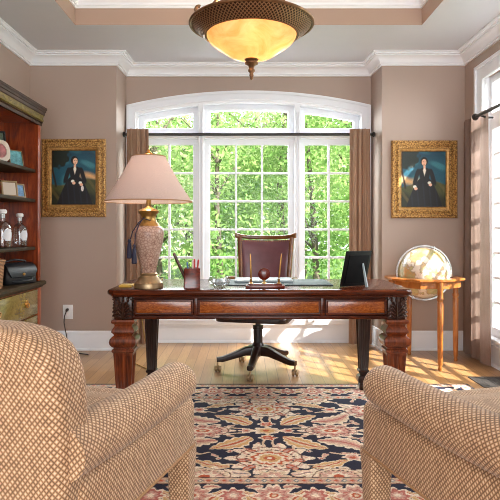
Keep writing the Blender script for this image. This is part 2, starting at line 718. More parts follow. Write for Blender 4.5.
prism(g, [(XL - T, YF), (RL0, YF), (RL1, YR), (RL1, YR + T), (XL - T, YR + T)], 0, 3.1)
prism(g, [(RR0, YF), (XR + T, YF), (XR + T, YR + T), (RR1, YR + T), (RR1, YR)], 0, 3.1)
outl = [(RL1, 0.0), (RR1, 0.0), (RR1, 3.1), (RL1, 3.1)]
hole = [(p[0], p[1]) for p in arc_outline(WC - HW + 0.03, WC + HW - 0.03, 0.22, 0.03)]
MXZ = Matrix(((1, 0, 0, 0), (0, 0, -1, YR + T / 2), (0, 1, 0, 0), (0, 0, 0, 1)))
g.slab(outl, [hole], T, 0, MXZ)
struct(g.build('wall_back', 'wall_paint', smooth=0))
# wall behind the camera, with a wide unseen opening added to let light in
g = G()
g.span((XL, YB - T, 0), (-1.85, YB, 3.1))
g.span((1.85, YB - T, 0), (XR, YB, 3.1))
g.span((-1.85, YB - T, 2.6), (1.85, YB, 3.1))
struct(g.build('wall_front', 'wall_paint', smooth=0))

TX0, TX1, TY0, TY1 = -1.354, 1.41, 1.45, 4.46
TZ = 2.985
g = G()
g.span((XL, YB, CEIL), (TX0, YR + T, CEIL + 0.05))
g.span((TX1, YB, CEIL), (XR, YR + T, CEIL + 0.05))
g.span((TX0, TY1, CEIL), (TX1, YR + T, CEIL + 0.05))
g.span((TX0, YB, CEIL), (TX1, TY0, CEIL + 0.05))
g.span((TX0 - 0.1, TY0 - 0.1, TZ), (TX1 + 0.1, TY1 + 0.1, TZ + 0.1))
g.span((XL - T, YB - T, 3.1), (XR + T, YR + T + 0.05, 3.16))
struct(g.build('ceiling', 'ceiling_paint', smooth=0))
g = G()
g.span((TX0 - 0.05, TY0 - 0.05, CEIL + 0.001), (TX0 + 0.002, TY1 + 0.05, TZ))
g.span((TX1 - 0.002, TY0 - 0.05, CEIL + 0.001), (TX1 + 0.05, TY1 + 0.05, TZ))
g.span((TX0, TY1 - 0.002, CEIL + 0.001), (TX1, TY1 + 0.05, TZ))
g.span((TX0, TY0 - 0.05, CEIL + 0.001), (TX1, TY0 + 0.002, TZ))
struct(g.build('wall_tray', 'tray_paint', smooth=0), 'tan painted sides of the ceiling tray')

# crown mouldings (profile out from the wall to the left of travel)
crown = [(0.0, 2.628), (0.014, 2.628), (0.016, 2.640), (0.024, 2.643), (0.024, 2.650), (0.030, 2.664), (0.042, 2.682), (0.060, 2.697), (0.078, 2.704),
         (0.078, 2.713), (0.092, 2.715), (0.093, 2.724), (0.100, 2.730), (0.110, 2.732), (0.110, 2.741)]
wall_path = [(XR, YB), (XR, YF), (RR0, YF), (RR1, YR), (RL1, YR), (RL0, YF), (XL, YF), (XL, YB)]
g = G()
g.mould(wall_path, crown)
struct(g.build('trim_1', 'white_trim', smooth=30), 'white crown moulding around the room')
tray = [(TX0, TY0), (TX1, TY0), (TX1, TY1), (TX0, TY1)]
dz = TZ - 2.741
crown2 = [(o, z + dz) for o, z in crown]
g = G()
g.mould(tray, crown2, True)
struct(g.build('trim_2', 'white_trim', smooth=30), 'white crown moulding inside the ceiling tray')
base = [(0.0, 0.0), (0.016, 0.0), (0.016, 0.135), (0.012, 0.15), (0.013, 0.155), (0.007, 0.175), (0.0, 0.178)]
shoe = [(0.016, 0.0), (0.030, 0.0), (0.028, 0.010), (0.022, 0.017), (0.016, 0.019)]
for nm, pth in (('baseboard_left', [(RL0, YF), (XL, YF), (XL, YB)]),
                ('baseboard_right', [(XR, YB), (XR, YF), (RR0, YF), (RR1, YR)])):
    g = G()
    g.mould(pth, base)
    g.mould(pth, shoe)
    struct(g.build(nm, 'white_trim', smooth=30))
g = G()
pth = [(RR1, YR), (RL1, YR), (RL0, YF)]
g.mould(pth, base)
g.mould(pth, shoe)
g.mould([(RR1, YR), (RL1, YR)], [(0.0, 0.178), (0.022, 0.18), (0.026, 0.192), (0.022, 0.206), (0.03, 0.215), (0.03, 0.235), (0.0, 0.24)])
struct(g.build('baseboard_back', 'white_trim', smooth=30))


# ------------------------------------------------------------------ windows
def pane_holes(cells, grow=0.0):
    out = []
    for x0, x1, z0, z1 in cells:
        if z1 is None:
            out.append(arc_outline(x0 - grow, x1 + grow, z0 - grow, 0.17 - grow, 10))
        else:
            out.append([(x0 - grow, z0 - grow), (x1 + grow, z0 - grow), (x1 + grow, z1 + grow), (x0 - grow, z1 + grow)])
    return out


MZ0, MZ1, TR0 = 0.27, 1.96, 2.128
cols = [(-0.999, -0.519), (-0.351, 0.431), (0.598, 1.083)]
cells = [(a, b, MZ0, MZ1) for a, b in cols] + [(a, b, TR0, None) for a, b in cols]


def xz(y):
    return Matrix(((1, 0, 0, 0), (0, 0, -1, y), (0, 1, 0, 0), (0, 0, 0, 1)))


win = thing('window_1', 'wide arched white window facing the trees', 'window', (WC, YR, 0))
del win['category']
struct(win, 'white arched triple window with muntins and transoms')
g = G()
g.slab(arc_outline(WC - HW, WC + HW, 0.2, 0.0), pane_holes(cells, 0.055), 0.06, 0.006, xz(YR + 0.005))
# raised outer bead on the casing and inner groove
g.slab(arc_outline(WC - HW, WC + HW, 0.2, 0.0), [arc_outline(WC - HW + 0.022, WC + HW - 0.022, 0.18, 0.022)], 0.044, 0.006, xz(YR - 0.034))
g.slab(arc_outline(WC - HW + 0.078, WC + HW - 0.078, 0.205, 0.078), [arc_outline(WC - HW + 0.09, WC + HW - 0.09, 0.215, 0.09)], 0.034, 0.006, xz(YR - 0.028))
for xc in (-0.435, 0.5145):
    for dx in (-0.016, 0.016):
        g.span((xc + dx - 0.008, YR - 0.046, 0.22), (xc + dx + 0.008, YR - 0.02, 2.27), 0.004)
g.build('casing', 'white_trim', win, 30, True)
g = G()
g.slab(arc_outline(WC - HW + 0.04, WC + HW - 0.04, 0.21, 0.04), pane_holes(cells, 0.0), 0.05, 0.006, xz(YR + 0.080))
g.span((WC - HW + 0.03, YR - 0.055, 0.205), (WC + HW - 0.03, YR + 0.02, 0.235), 0.006)
g.build('sash_frame', 'white_trim', win, 30, True)
g = G()
rowh = (MZ1 - MZ0) / 6
for i, (a, b) in enumerate(cols):
    nc = 3 if i == 1 else 2
    for k in range(1, nc):
        x = a + (b - a) * k / nc
        g.span((x - 0.010, YR + 0.065, MZ0), (x + 0.010, YR + 0.097, MZ1), 0.003, 1)
    for k in range(1, 6):
        z = MZ0 + rowh * k
        g.span((a, YR + 0.067, z - 0.010), (b, YR + 0.095, z + 0.010), 0.003, 1)
g.build('muntin_grid', 'white_trim', win, 30, True)
for x0, x1, z0, z1 in cells:
    g = G()
    if z1 is None:
        g.slab(arc_outline(x0, x1, z0, 0.17, 10), [], 0.004, 0, xz(YR + 0.081))
    else:
        g.span((x0, YR + 0.079, z0), (x1, YR + 0.083, z1))
    g.build('pane', 'window_glass', win, 0, True)


def yz(x):   # local (a,b) -> world (x, a, b)
    return Matrix(((0, 0, 1, x), (1, 0, 0, 0), (0, 1, 0, 0), (0, 0, 0, 1)))


w2 = thing('window_2', 'tall white window on the right wall', 'window', (XR, (WY0 + WY1) / 2, 0))
del w2['category']
struct(w2, 'tall white side window on the right wall')


def rect(y0, y1, z0, z1):
    return [(y0, z0), (y1, z0), (y1, z1), (y0, z1)]


bays2 = [(2.83, 3.50, 3), (3.62, 4.33, 3), (4.47, 4.69, 1)]
cells2 = [(a, b, 0.30, 1.947) for a, b, _ in bays2] + [(a, b, 2.09, 2.34) for a, b, _ in bays2]
g = G()
g.slab(rect(WY0 - 0.13, WY1 + 0.13, 0.178, 2.52), [rect(WY0, WY1, 0.22, 2.39)], 0.035, 0.006, yz(XR - 0.01))
g.slab(rect(WY0 - 0.13, WY1 + 0.13, 0.178, 2.52), [rect(WY0 - 0.10, WY1 + 0.10, 0.17, 2.49)], 0.03, 0.006, yz(XR - 0.03))
g.span((XR - 0.045, WY0 - 0.14, 0.20), (XR + 0.03, WY1 + 0.14, 0.228), 0.006)
g.build('casing', 'white_trim', w2, 30, True)
g = G()
g.slab(rect(WY0, WY1, 0.20, 2.40), [rect(*c) for c in cells2], 0.05, 0.006, yz(XR + 0.06))
g.span((XR + 0.0, WY0, 0.2), (XR + T, WY0 + 0.012, 2.4))
g.span((XR + 0.0, WY1 - 0.012, 0.2), (XR + T, WY1, 2.4))
g.build('sash_frame', 'white_trim', w2, 30, True)
g = G()
for a, b, nc in bays2:
    for k in range(1, nc):
        y = a + (b - a) * k / nc
        g.span((XR + 0.045, y - 0.011, 0.30), (XR + 0.080, y + 0.011, 1.947), 0.003, 1)
    for k in range(1, 8):
        z = 0.30 + (1.947 - 0.30) * k / 8
        g.span((XR + 0.046, a, z - 0.013), (XR + 0.079, b, z + 0.013), 0.003, 1)
g.build('muntin_grid', 'white_trim', w2, 30, True)
for y0, y1, z0, z1 in cells2:
    g = G()
    g.span((XR + 0.058, y0, z0), (XR + 0.062, y1, z1))
    g.build('pane', 'window_glass', w2, 0, True)


# ------------------------------------------------------------------ curtains and rods
def curtain_mesh(p0, p1, z0, z1, pleats, amp, normal, flare=0.0, seed=0, thick=0.004, single=False, n=120, rows=26):
    rnd = random.Random(seed)
    ph = [rnd.uniform(-0.5, 0.5) for _ in range(6)]
    p0, p1, normal = Vector((*p0, 0)), Vector((*p1, 0)), Vector((*normal, 0)).normalized()
    grid = []
    for r in range(rows + 1):
        t = r / rows
        z = z1 + (z0 - z1) * t
        row = []
        for i in range(n + 1):
            u = i / n
            uu = u + 0.02 * math.sin(3 * u * PI + ph[0] * 3 + t * 1.2)
            w = math.sin(2 * PI * pleats * uu + ph[1]) + 0.35 * math.sin(2 * PI * pleats * 2.3 * uu + ph[2] * 5 + 0.8 * t)
            a = amp * (0.75 + 0.35 * t)
            mid = 0.5 + (u - 0.5) * (1 + flare * t)
            p = p0.lerp(p1, mid) + normal * (w * a) + (p1 - p0) * (0.02 * t * math.sin(ph[3] + 7 * u))
            row.append((p.x, p.y, z))
        grid.append(row)
    g = G()
    front = grid
    N = n + 1
    vs, fs = [], []
    nv = normal * thick
    for row in front:
        vs += row
    off = len(vs)
    for row in front:
        vs += [(x + nv.x, y + nv.y, z) for x, y, z in row]
    if single:
        g.add(vs[:off], [(r * N + i, r * N + i + 1, r * N + i + 1 + N, r * N + i + N) for r in range(rows) for i in range(n)])
        return g
    for r in range(rows):
        for i in range(n):
            a = r * N + i
            q = (a, a + 1, a + 1 + N, a + N)
            fs.append(q)
            fs.append(tuple(off + k for k in q[::-1]))
    for r in range(rows):
        for i in (0, n):
            a = r * N + i
            fs.append((a, a + N, off + a + N, off + a))
    for i in range(n):
        for r in (0, rows):
            a = r * N + i
            fs.append((a, a + 1, off + a + 1, off + a))
    g.add(vs, fs)
    return g


RODZ, RODY = 2.03, 5.39
rod = thing('curtain_rod', 'dark bronze curtain rod across the arched window', 'curtain rod', (WC, RODY, RODZ))
g = G()
g.tube([(RL0 + 0.06, RODY, RODZ), (RR0 - 0.06, RODY, RODZ)], 0.014, 14)
g.build('pole', 'black_metal', rod, 40, True)
for sx, xe in ((-1, RL0 + 0.055), (1, RR0 - 0.055)):
    g = G()
    prof = [(0.014, 0), (0.022, 0.006), (0.014, 0.012), (0.030, 0.024), (0.034, 0.036), (0.026, 0.046), (0.010, 0.052)]
    g.lathe(prof, n=20)
    g.xf(Matrix.Translation((xe, RODY, RODZ)) @ Matrix.Rotation(sx * PI / 2, 4, 'Y') @ Matrix.Scale(0.8, 4))
    g.build('finial', 'black_metal', rod, 40, True)
    g = G()
    xb = xe - sx * 0.03
    g.tube([(xb, RODY, RODZ), (xb, RODY + 0.05, RODZ - 0.02), (xb, YR - 0.036, RODZ - 0.02)], 0.009, 8)
    g.build('bracket', 'black_metal', rod, 40, True)
for nm, x0, x1, lab, sd in (('l', PX(127, 5.34), PX(148.5, 5.34), 'brown pleated curtain hanging left of the arched window behind the lamp', 3),
                            ('r', PX(350, 5.34), PX(370, 5.34), 'brown pleated curtain hanging right of the arched window, left of the globe', 5)):
    g = curtain_mesh((x0, RODY - 0.048), (x1, RODY - 0.048), 0.02, RODZ + 0.045, 3.6, 0.019, (0, 1), 0.12, sd)
    o = g.build('curtain', 'brown_curtain', None, 60)
    tag(o, lab, 'curtain', 'curtains on the arched window')

r2 = thing('curtain_rod', 'dark bronze curtain rod over the right wall window, round finial', 'curtain rod', (1.90, 3.7, RODZ + 0.01))
g = G()
g.tube([(1.90, 2.72, RODZ + 0.01), (1.90, 4.60, RODZ + 0.01)], 0.014, 14)
g.build('pole', 'black_metal', r2, 40, True)
for sy, ye in ((-1, 2.73), (1, 4.59)):
    g = G()
    g.lathe([(0.014, 0), (0.022, 0.006), (0.014, 0.012), (0.030, 0.024), (0.034, 0.036), (0.026, 0.046), (0.010, 0.052)], n=20)
    g.xf(Matrix.Translation((1.90, ye, RODZ + 0.01)) @ Matrix.Rotation(-sy * PI / 2, 4, 'X') @ Matrix.Scale(0.85, 4))
    g.build('finial', 'black_metal', r2, 40, True)
    g = G()
    g.tube([(1.90, ye - sy * 0.05, RODZ + 0.01), (1.96, ye - sy * 0.05, RODZ - 0.01), (XR - 0.024, ye - sy * 0.05, RODZ - 0.01)], 0.009, 8)
    g.build('bracket', 'black_metal', r2, 40, True)
g = curtain_mesh((1.943, 4.47), (1.962, 5.05), 0.02, RODZ + 0.05, 3.2, 0.014, (1, 0), 0.1, 8, single=True)
o = g.build('curtain', 'rose_linen', None, 60)
tag(o, 'sunlit rose linen curtain beside the right window, behind the globe', 'curtain')

# ------------------------------------------------------------------ rug


def paint_rug():
    W, H = 2.94, 1.88
    nx, ny = 630, 404
    xs = np.linspace(-W / 2, W / 2, nx)
    ys = np.linspace(-H / 2, H / 2, ny)
    X, Y = np.meshgrid(xs, ys)
    rng = np.random.default_rng(3)
    navy = lin(26, 26, 52)
    cream = lin(234, 216, 194)
    pink = lin(206, 158, 142)
    rose = lin(186, 106, 94)
    rust = lin(190, 88, 52)
    gold = lin(212, 168, 112)
    sand = lin(220, 194, 164)
    blue = lin(120, 126, 130)
    C = np.empty((ny, nx, 3))
    C[:] = navy
    P = 1.24
    fx = np.abs((X + P / 2) % P - P / 2)
    fy = np.abs(Y)
    wob = 0.004 * np.sin(X * 90) * np.cos(Y * 70)

    def put(m, c):
        C[m] = c

    def flower(U, V, cx, cy, rx, ry, n, cols, amp=0.16, ph=0.0, lim=None):
        dx, dy = (U - cx) / rx, (V - cy) / ry
        r = np.sqrt(dx * dx + dy * dy)
        th = np.arctan2(dy, dx)
        for k, (s, c) in enumerate(cols):
            rr = r / (1 + amp * np.cos(n * th + ph + k * 0.6) * (1 if k < 4 else 0.4))
            m = rr < s
            if lim is not None:
                m &= lim
            put(m, c)

    def leaf(U, V, x0, y0, x1, y1, w, cols, bend=0.0, teeth=5, lim=None):
        L = math.hypot(x1 - x0, y1 - y0)
        ex, ey = (x1 - x0) / L, (y1 - y0) / L
        t = ((U - x0) * ex + (V - y0) * ey) / L
        s = (-(U - x0) * ey + (V - y0) * ex) - bend * np.sin(np.clip(t, 0, 1) * PI)
        tt = np.clip(t, 0, 1)
        prof = w * np.sin(PI * tt ** 0.8) ** 0.8 * (1 + 0.32 * np.abs(np.sin(teeth * PI * tt)) - 0.16)
        for k, c in cols:
            m = (np.abs(s) < prof * k) & (t > 0) & (t < 1)
            if lim is not None:
                m &= lim
            put(m, c)

    def vine(U, V, pts, w, c, lim=None):
        for (x0, y0), (x1, y1) in zip(pts[:-1], pts[1:]):
            L2 = (x1 - x0) ** 2 + (y1 - y0) ** 2
            t = np.clip(((U - x0) * (x1 - x0) + (V - y0) * (y1 - y0)) / L2, 0, 1)
            d = np.hypot(U - x0 - t * (x1 - x0), V - y0 - t * (y1 - y0))
            m = d < w
            if lim is not None:
                m &= lim
            put(m, c)

    def bez(a, b, c, n=10):
        return [((1 - t) ** 2 * a[0] + 2 * t * (1 - t) * b[0] + t * t * c[0], (1 - t) ** 2 * a[1] + 2 * t * (1 - t) * b[1] + t * t * c[1]) for t in [i / n for i in range(n + 1)]]

    U, V = fx + wob, fy + wob
    field = (np.abs(X) < W / 2 - 0.36) & (np.abs(Y) < 0.58)
    # vines
    for pts in (bez((0, .05), (.05, .2), (.0, .3)), bez((.06, 0), (.15, .06), (.24, .03)), bez((.05, .28), (.16, .3), (.12, .12)),
                bez((.12, .44), (.26, .46), (.40, .38)), bez((.40, .38), (.56, .34), (.60, .20)), bez((.1, .5), (.2, .56), (.34, .52)), bez((.5, 0), (.58, .06), (.62, .0)),
                bez((.3, .3), (.36, .34), (.46, .32))):
        vine(U, V, pts, 0.0065, sand, field)
    lc = [(1, cream), (0.78, gold), (0.40, sand), (0.14, rust)]
    lp = [(1, cream), (0.72, sand), (0.45, pink), (0.12, rose)]
    lq = [(1, sand), (0.7, cream), (0.28, pink), (0.1, blue)]
    leaf(U, V, .085, .09, .30, .255, .062, lc, 0.02, 5, field)
    leaf(U, V, .26, .14, .50, .30, .062, lp, -0.05, 6, field)
    leaf(U, V, .50, .29, .60, .14, .042, lp, 0.03, 4, field)
    leaf(U, V, .19, .475, .37, .385, .036, lc, 0.015, 4, field)
    leaf(U, V, .09, .55, .22, .49, .030, lq, 0.015, 3, field)
    leaf(U, V, .46, .47, .60, .41, .034, lq, -0.02, 4, field)
    big = [(1.05, cream), (0.86, pink), (0.78, cream), (0.62, sand), (0.50, rust), (0.40, cream), (0.30, gold), (0.17, rust), (0.08, cream)]
    pk = [(1.02, cream), (0.84, pink), (0.60, rose), (0.50, pink), (0.36, cream), (0.24, rust), (0.12, sand)]
    flower(U, V, 0, .37, .175, .15, 10, big, 0.2, 0, field)
    for a, b, c2, d in ((.07, .45, .13, .50), (.09, .39, .17, .40), (.07, .30, .12, .25)):
        leaf(U, V, a, b, c2, d, .02, [(1, rust), (0.4, pink)], 0, 2, field)
    flower(U, V, .35, 0, .155, .10, 12, pk, 0.16, 0.4, field)
    flower(U, V, .0, 0, .075, .052, 8, [(1, cream), (.8, sand), (.55, gold), (.25, rust)], 0.1, 0, field)
    flower(U, V, .115, 0, .032, .032, 6, [(1, cream), (.75, pink), (.35, rust)], 0.2, 0, field)
    flower(U, V, .0, .105, .045, .035, 6, [(1, cream), (.75, rust), (.35, pink)], 0.2, 0, field)
    flower(U, V, .30, .57, .13, .095, 10, [(1, cream), (.85, sand), (.66, pink), (.4, cream), (.2, rust)], 0.16, 0, field)
    flower(U, V, .62, .08, .05, .05, 7, [(1, cream), (.8, rose), (.4, cream)], 0.2, 0, field)
    flower(U, V, .62, .33, .15, .12, 9, pk, 0.18, 0, field)
    flower(U, V, .40, .36, .045, .04, 6, [(1, cream), (.7, pink), (.35, rust)], 0.2, 0, field)
    flower(U, V, .0, .57, .07, .06, 8, [(1, sand), (.7, pink), (.35, cream)], 0.2, 0, field)
    # small sprays filling the navy ground
    for (x, y, a) in ((.16, .27, .4), (.27, .34, 2.2), (.55, .37, 1.0), (.06, .20, 1.3), (.20, .07, -.6), (.22, -.02, .3), (.51, .12, 2.0), (.12, .56, .2), (.42, .51, -.4),
                      (.30, .45, .9), (.56, .24, 1.7), (.45, .10, .5), (.57, .53, 1.2), (.04, .27, 2.4), (.38, .31, .2)):
        m0 = field & (np.abs(C - navy).sum(-1) < 0.02)
        leaf(U, V, x - .03 * math.cos(a), y - .03 * math.sin(a), x + .03 * math.cos(a), y + .03 * math.sin(a), .013, [(1, sand), (.5, pink)], 0.004, 2, m0)
        flower(U, V, x + .04 * math.cos(a), y + .04 * math.sin(a), .014, .014, 5, [(1, cream), (.6, rose)], .2, 0, m0)
    # fine drawn outlines inside the blossoms
    for cx_, cy_, rx_, ry_ in ((0, .37, .175, .15), (.35, 0, .155, .10), (.62, .33, .15, .12), (.30, .57, .13, .095)):
        dx, dy = (U - cx_) / rx_, (V - cy_) / ry_
        r, th = np.hypot(dx, dy), np.arctan2(dy, dx)
        sel = field & (r < 0.98) & (r > 0.34) & (np.abs(np.sin(th * 5 + .3)) < 0.16)
        put(sel, cream)
        sel = field & (np.abs(r - 0.66) < 0.035) & (np.sin(th * 24) > -0.2)
        put(sel, lin(92, 52, 48))
        sel = field & (np.abs(r - 0.90) < 0.022)
        put(sel, lin(120, 84, 72))
    # borders: e = distance from the rug's edge, s = along it
    ex, ey = W / 2 - np.abs(X), H / 2 - np.abs(Y)
    e = np.where(ex < ey, ex, ey)
    s = np.where(ex < ey, Y, X)
    e = e + wob
    bd = (e < 0.36)
    put(bd, navy)
    per = 0.34
    sm = np.abs((s + per / 2) % per - per / 2)
    sm2 = np.abs(s % per - per / 2)
    main = (e > 0.085) & (e < 0.295)
    vine(sm, e, bez((0, .19), (.09, .10), (.17, .19)), 0.007, sand, main)
    leaf(sm, e, .05, .12, .14, .24, .034, lc, 0.0, 4, main)
    leaf(sm, e, .04, .27, .12, .27, .022, lp, 0.0, 3, main)
    flower(sm, e, 0, .19, .085, .085, 9, pk, 0.18, 0, main)
    flower(sm2, e, 0, .19, .058, .065, 8, [(1, cream), (.8, rose), (.5, pink), (.25, cream)], 0.18, 0, main)
    for a, b in ((0.295, 0.36), (0.02, 0.085)):
        gm = (e > a) & (e < b)
        put(gm, lin(206, 178, 150))
        put(gm & ((e - a < 0.006) | (b - e < 0.006)), lin(120, 70, 56))
        q = np.abs((s + 0.035) % 0.07 - 0.035)
        q2 = np.abs(s % 0.07 - 0.035)
        flower(q, e, 0, (a + b) / 2, .02, .018, 4, [(1, pink), (.5, rust)], 0.2, 0, gm)
        flower(q2, e, 0, (a + b) / 2, .012, .014, 4, [(1, blue), (.5, cream)], 0.2, 0, gm)
    put(e < 0.02, lin(60, 52, 50))
    C *= (1 + 0.16 * rng.standard_normal((ny, nx, 1)))
    C = np.clip(C * 0.92, 0.003, 1)
    return W, H, nx, ny, X, Y, C


def color_grid(name, X, Y, Z, C, mat, parent=None, thick=0.0):
    ny, nx = X.shape
    n = nx * ny
    co = np.stack([X, Y, Z], -1).reshape(-1, 3)
    idx = np.arange(n).reshape(ny, nx)
    q = np.stack([idx[:-1, :-1], idx[:-1, 1:], idx[1:, 1:], idx[1:, :-1]], -1).reshape(-1, 4)
    me = bpy.data.meshes.new(name)
    edge = np.concatenate([idx[0, :-1], idx[:-1, -1], idx[-1, ::-1][:-1], idx[::-1, 0][:-1]])
    extra = []
    verts = co
    if thick:
        low = co[edge].copy()
        low[:, 2] -= thick
        m = len(edge)
        verts = np.concatenate([co, low])
        lo = n + np.arange(m)
        side = np.stack([edge, lo, np.roll(lo, -1), np.roll(edge, -1)], -1)
        q = np.concatenate([q, side])
    me.from_pydata(verts.tolist(), [], q.tolist())
    at = me.color_attributes.new('Col', 'FLOAT_COLOR', 'POINT')
    cc = np.ones((len(verts), 4))
    cc[:n, :3] = C.reshape(-1, 3)
    if thick:
        cc[n:, :3] = C.reshape(-1, 3)[edge]
    at.data.foreach_set('color', cc.ravel().tolist())
    me.materials.append(MATS[mat])
    o = bpy.data.objects.new(name, me)
    COL.objects.link(o)
    if parent is not None:
        o.parent = parent
    return o


RUGZ = 0.009
W_, H_, nx_, ny_, RX, RY, RC = paint_rug()
rug = color_grid('rug', RX, RY, np.full_like(RX, RUGZ), RC, 'rug_pile', None, RUGZ - 0.0005)
rug.location = (0.12, 3.06, 0)
tag(rug, 'navy floral wool rug with cream and pink blossoms under the desk', 'rug')

# ------------------------------------------------------------------ desk
DX, DZ = 0.0865, 0.76
DF, DR = 3.23, 3.97
desk = thing('desk', 'carved mahogany writing desk with three burl drawers on the rug', 'desk', (DX, (DF + DR) / 2, RUGZ))


def dl(x, y, z):
    return (x, y, z)


hx, hy = 0.892, (DR - DF) / 2
cy = (DF + DR) / 2
g = G()
rings = []
for k, (ins, z) in enumerate([(0.028, 0.716), (0.014, 0.718), (0.010, 0.726), (0.002, 0.730), (0.0, 0.738), (0.0, 0.748), (0.004, 0.756), (0.012, 0.76)]):
    # corners cut with a soft canted shape
    c = 0.05
    a, b = hx - ins, hy - ins
    pts = []
    for sx, sy, order in ((1, 1, 0), (-1, 1, 1), (-1, -1, 0), (1, -1, 1)):
        p1 = (sx * a, sy * (b - c))
        p2 = (sx * (a - c * 0.35), sy * (b - c * 0.35))
        p3 = (sx * (a - c), sy * b)
        pts += [p1, p2, p3] if order == 0 else [p3, p2, p1]
    rings.append([(DX + x, cy + y, z) for x, y in pts])
g.loft(rings)
g.build('desktop', 'mahogany', desk, 30, True)
AF = DF + 0.045            # apron front face
AB = DR - 0.045
g = G()
g.span((DX - 0.80, AF + 0.012, 0.60), (DX + 0.80, AF + 0.035, 0.716))
g.span((DX - 0.80, AB - 0.03, 0.60), (DX + 0.80, AB, 0.716), 0.003)
for sx in (-1, 1):
    g.span((DX + sx * 0.80 - 0.012, AF + 0.03, 0.60), (DX + sx * 0.80 + 0.012, AB - 0.02, 0.716))
g.span((DX - 0.81, AF - 0.008, 0.584), (DX + 0.81, AF + 0.03, 0.604), 0.006)
g.span((DX - 0.81, AF - 0.002, 0.704), (DX + 0.81, AF + 0.03, 0.717), 0.004)
for xx in (PX(195, DF), PX(323.7, DF)):
    g.span((xx - 0.012, AF - 0.004, 0.6), (xx + 0.012, AF + 0.03, 0.71), 0.004)
g.span((DX - 0.79, AF + 0.03, 0.598), (DX + 0.79, AB - 0.02, 0.606))
g.build('apron', 'mahogany', desk, 30, True)
for a, b in ((133.5, 193), (197.2, 321.5), (326, 387.5)):
    x0, x1 = PX(a, DF + 0.03), PX(b, DF + 0.03)
    g = G()
    fr = 0.014
    g.slab([(x0, 0.607), (x1, 0.607), (x1, 0.701), (x0, 0.701)], [[(x0 + fr, 0.607 + fr), (x1 - fr, 0.607 + fr), (x1 - fr, 0.701 - fr), (x0 + fr, 0.701 - fr)]], 0.02, 0.005, xz(AF + 0.004))
    d = g.build('drawer', 'mahogany', desk, 30, True)
    g = G()
    g.span((x0 + fr * 0.7, AF + 0.003, 0.607 + fr * 0.7), (x1 - fr * 0.7, AF + 0.012, 0.701 - fr * 0.7), 0.003)
    p = g.build('drawer_panel', 'burl', d, 30, True)
    p['label'] = 'orange-brown burl veneer panel'


def sq_ring(cx, cy, h, z, flutes=0, depth=0.0, per=24):
    """square ring with optional flutes in each face"""
    pts = []
    for side in range(4):
        ang = side * PI / 2
        for k in range(per):
            t = -1 + 2 * k / per
            off = 0.0
            if flutes and abs(t) < 0.82:
                off = depth * max(0, math.cos((t / 0.82) * PI * flutes)) ** 0.5 if flutes % 2 else depth * abs(math.sin((t / 0.82) * PI * flutes / 2)) ** 0.7
            x, y = h * t, -(h - off)
            ch = h * 0.06
            if k == 0:
                x, y = -h + ch * 0.3, -h + ch * 0.3
            ca, sa = math.cos(ang), math.sin(ang)
            pts.append((cx + x * ca - y * sa, cy + x * sa + y * ca, z))
    return pts


def front_leg(cx, cy):
    g = G()
    P = [(0.055, 0.584), (0.070, 0.582), (0.074, 0.572), (0.070, 0.562), (0.058, 0.556), (0.054, 0.546), (0.060, 0.538), (0.070, 0.524), (0.073, 0.512),
         (0.060, 0.498), (0.057, 0.490), (0.068, 0.484), (0.080, 0.472), (0.084, 0.456), (0.081, 0.440), (0.070, 0.426), (0.060, 0.420), (0.060, 0.414),
         (0.070, 0.408), (0.071, 0.398), (0.064, 0.390)]
    P = [(r * 0.93, z) for r, z in P]
    g.loft([sq_ring(cx, cy, h, z) for h, z in P], True, True, True)
    sh = [(0.057, 0.392, 0), (0.057, 0.378, 0), (0.056, 0.366, 0.006), (0.042, 0.13, 0.005), (0.042, 0.12, 0), (0.046, 0.115, 0), (0.046, 0.105, 0), (0.036, 0.095, 0), (0.034, 0.085, 0),
          (0.045, 0.075, 0), (0.049, 0.055, 0), (0.044, 0.035, 0), (0.033, 0.026, 0), (0.040, 0.020, 0), (0.040, RUGZ, 0)]
    g.loft([sq_ring(cx, cy, h, z, 4, dp) for h, z, dp in sh], True, True, True)
    return g


def rear_leg(cx, cy):
    g = G()
    sh = [(0.046, 0.60, 0), (0.046, 0.575, 0), (0.055, 0.57, 0), (0.055, 0.553, 0), (0.043, 0.545, 0), (0.045, 0.53, 0), (0.047, 0.515, 0), (0.044, 0.505, 0.005), (0.030, 0.16, 0.004), (0.030, 0.15, 0),
          (0.036, 0.145, 0), (0.036, 0.134, 0), (0.026, 0.125, 0), (0.026, 0.115, 0), (0.038, 0.105, 0), (0.042, 0.085, 0), (0.038, 0.065, 0), (0.026, 0.054, 0), (0.031, 0.045, 0),
          (0.024, RUGZ, 0)]
    g.loft([sq_ring(cx, cy, h, z, 4, dp) for h, z, dp in sh], True, True, True)
    return g


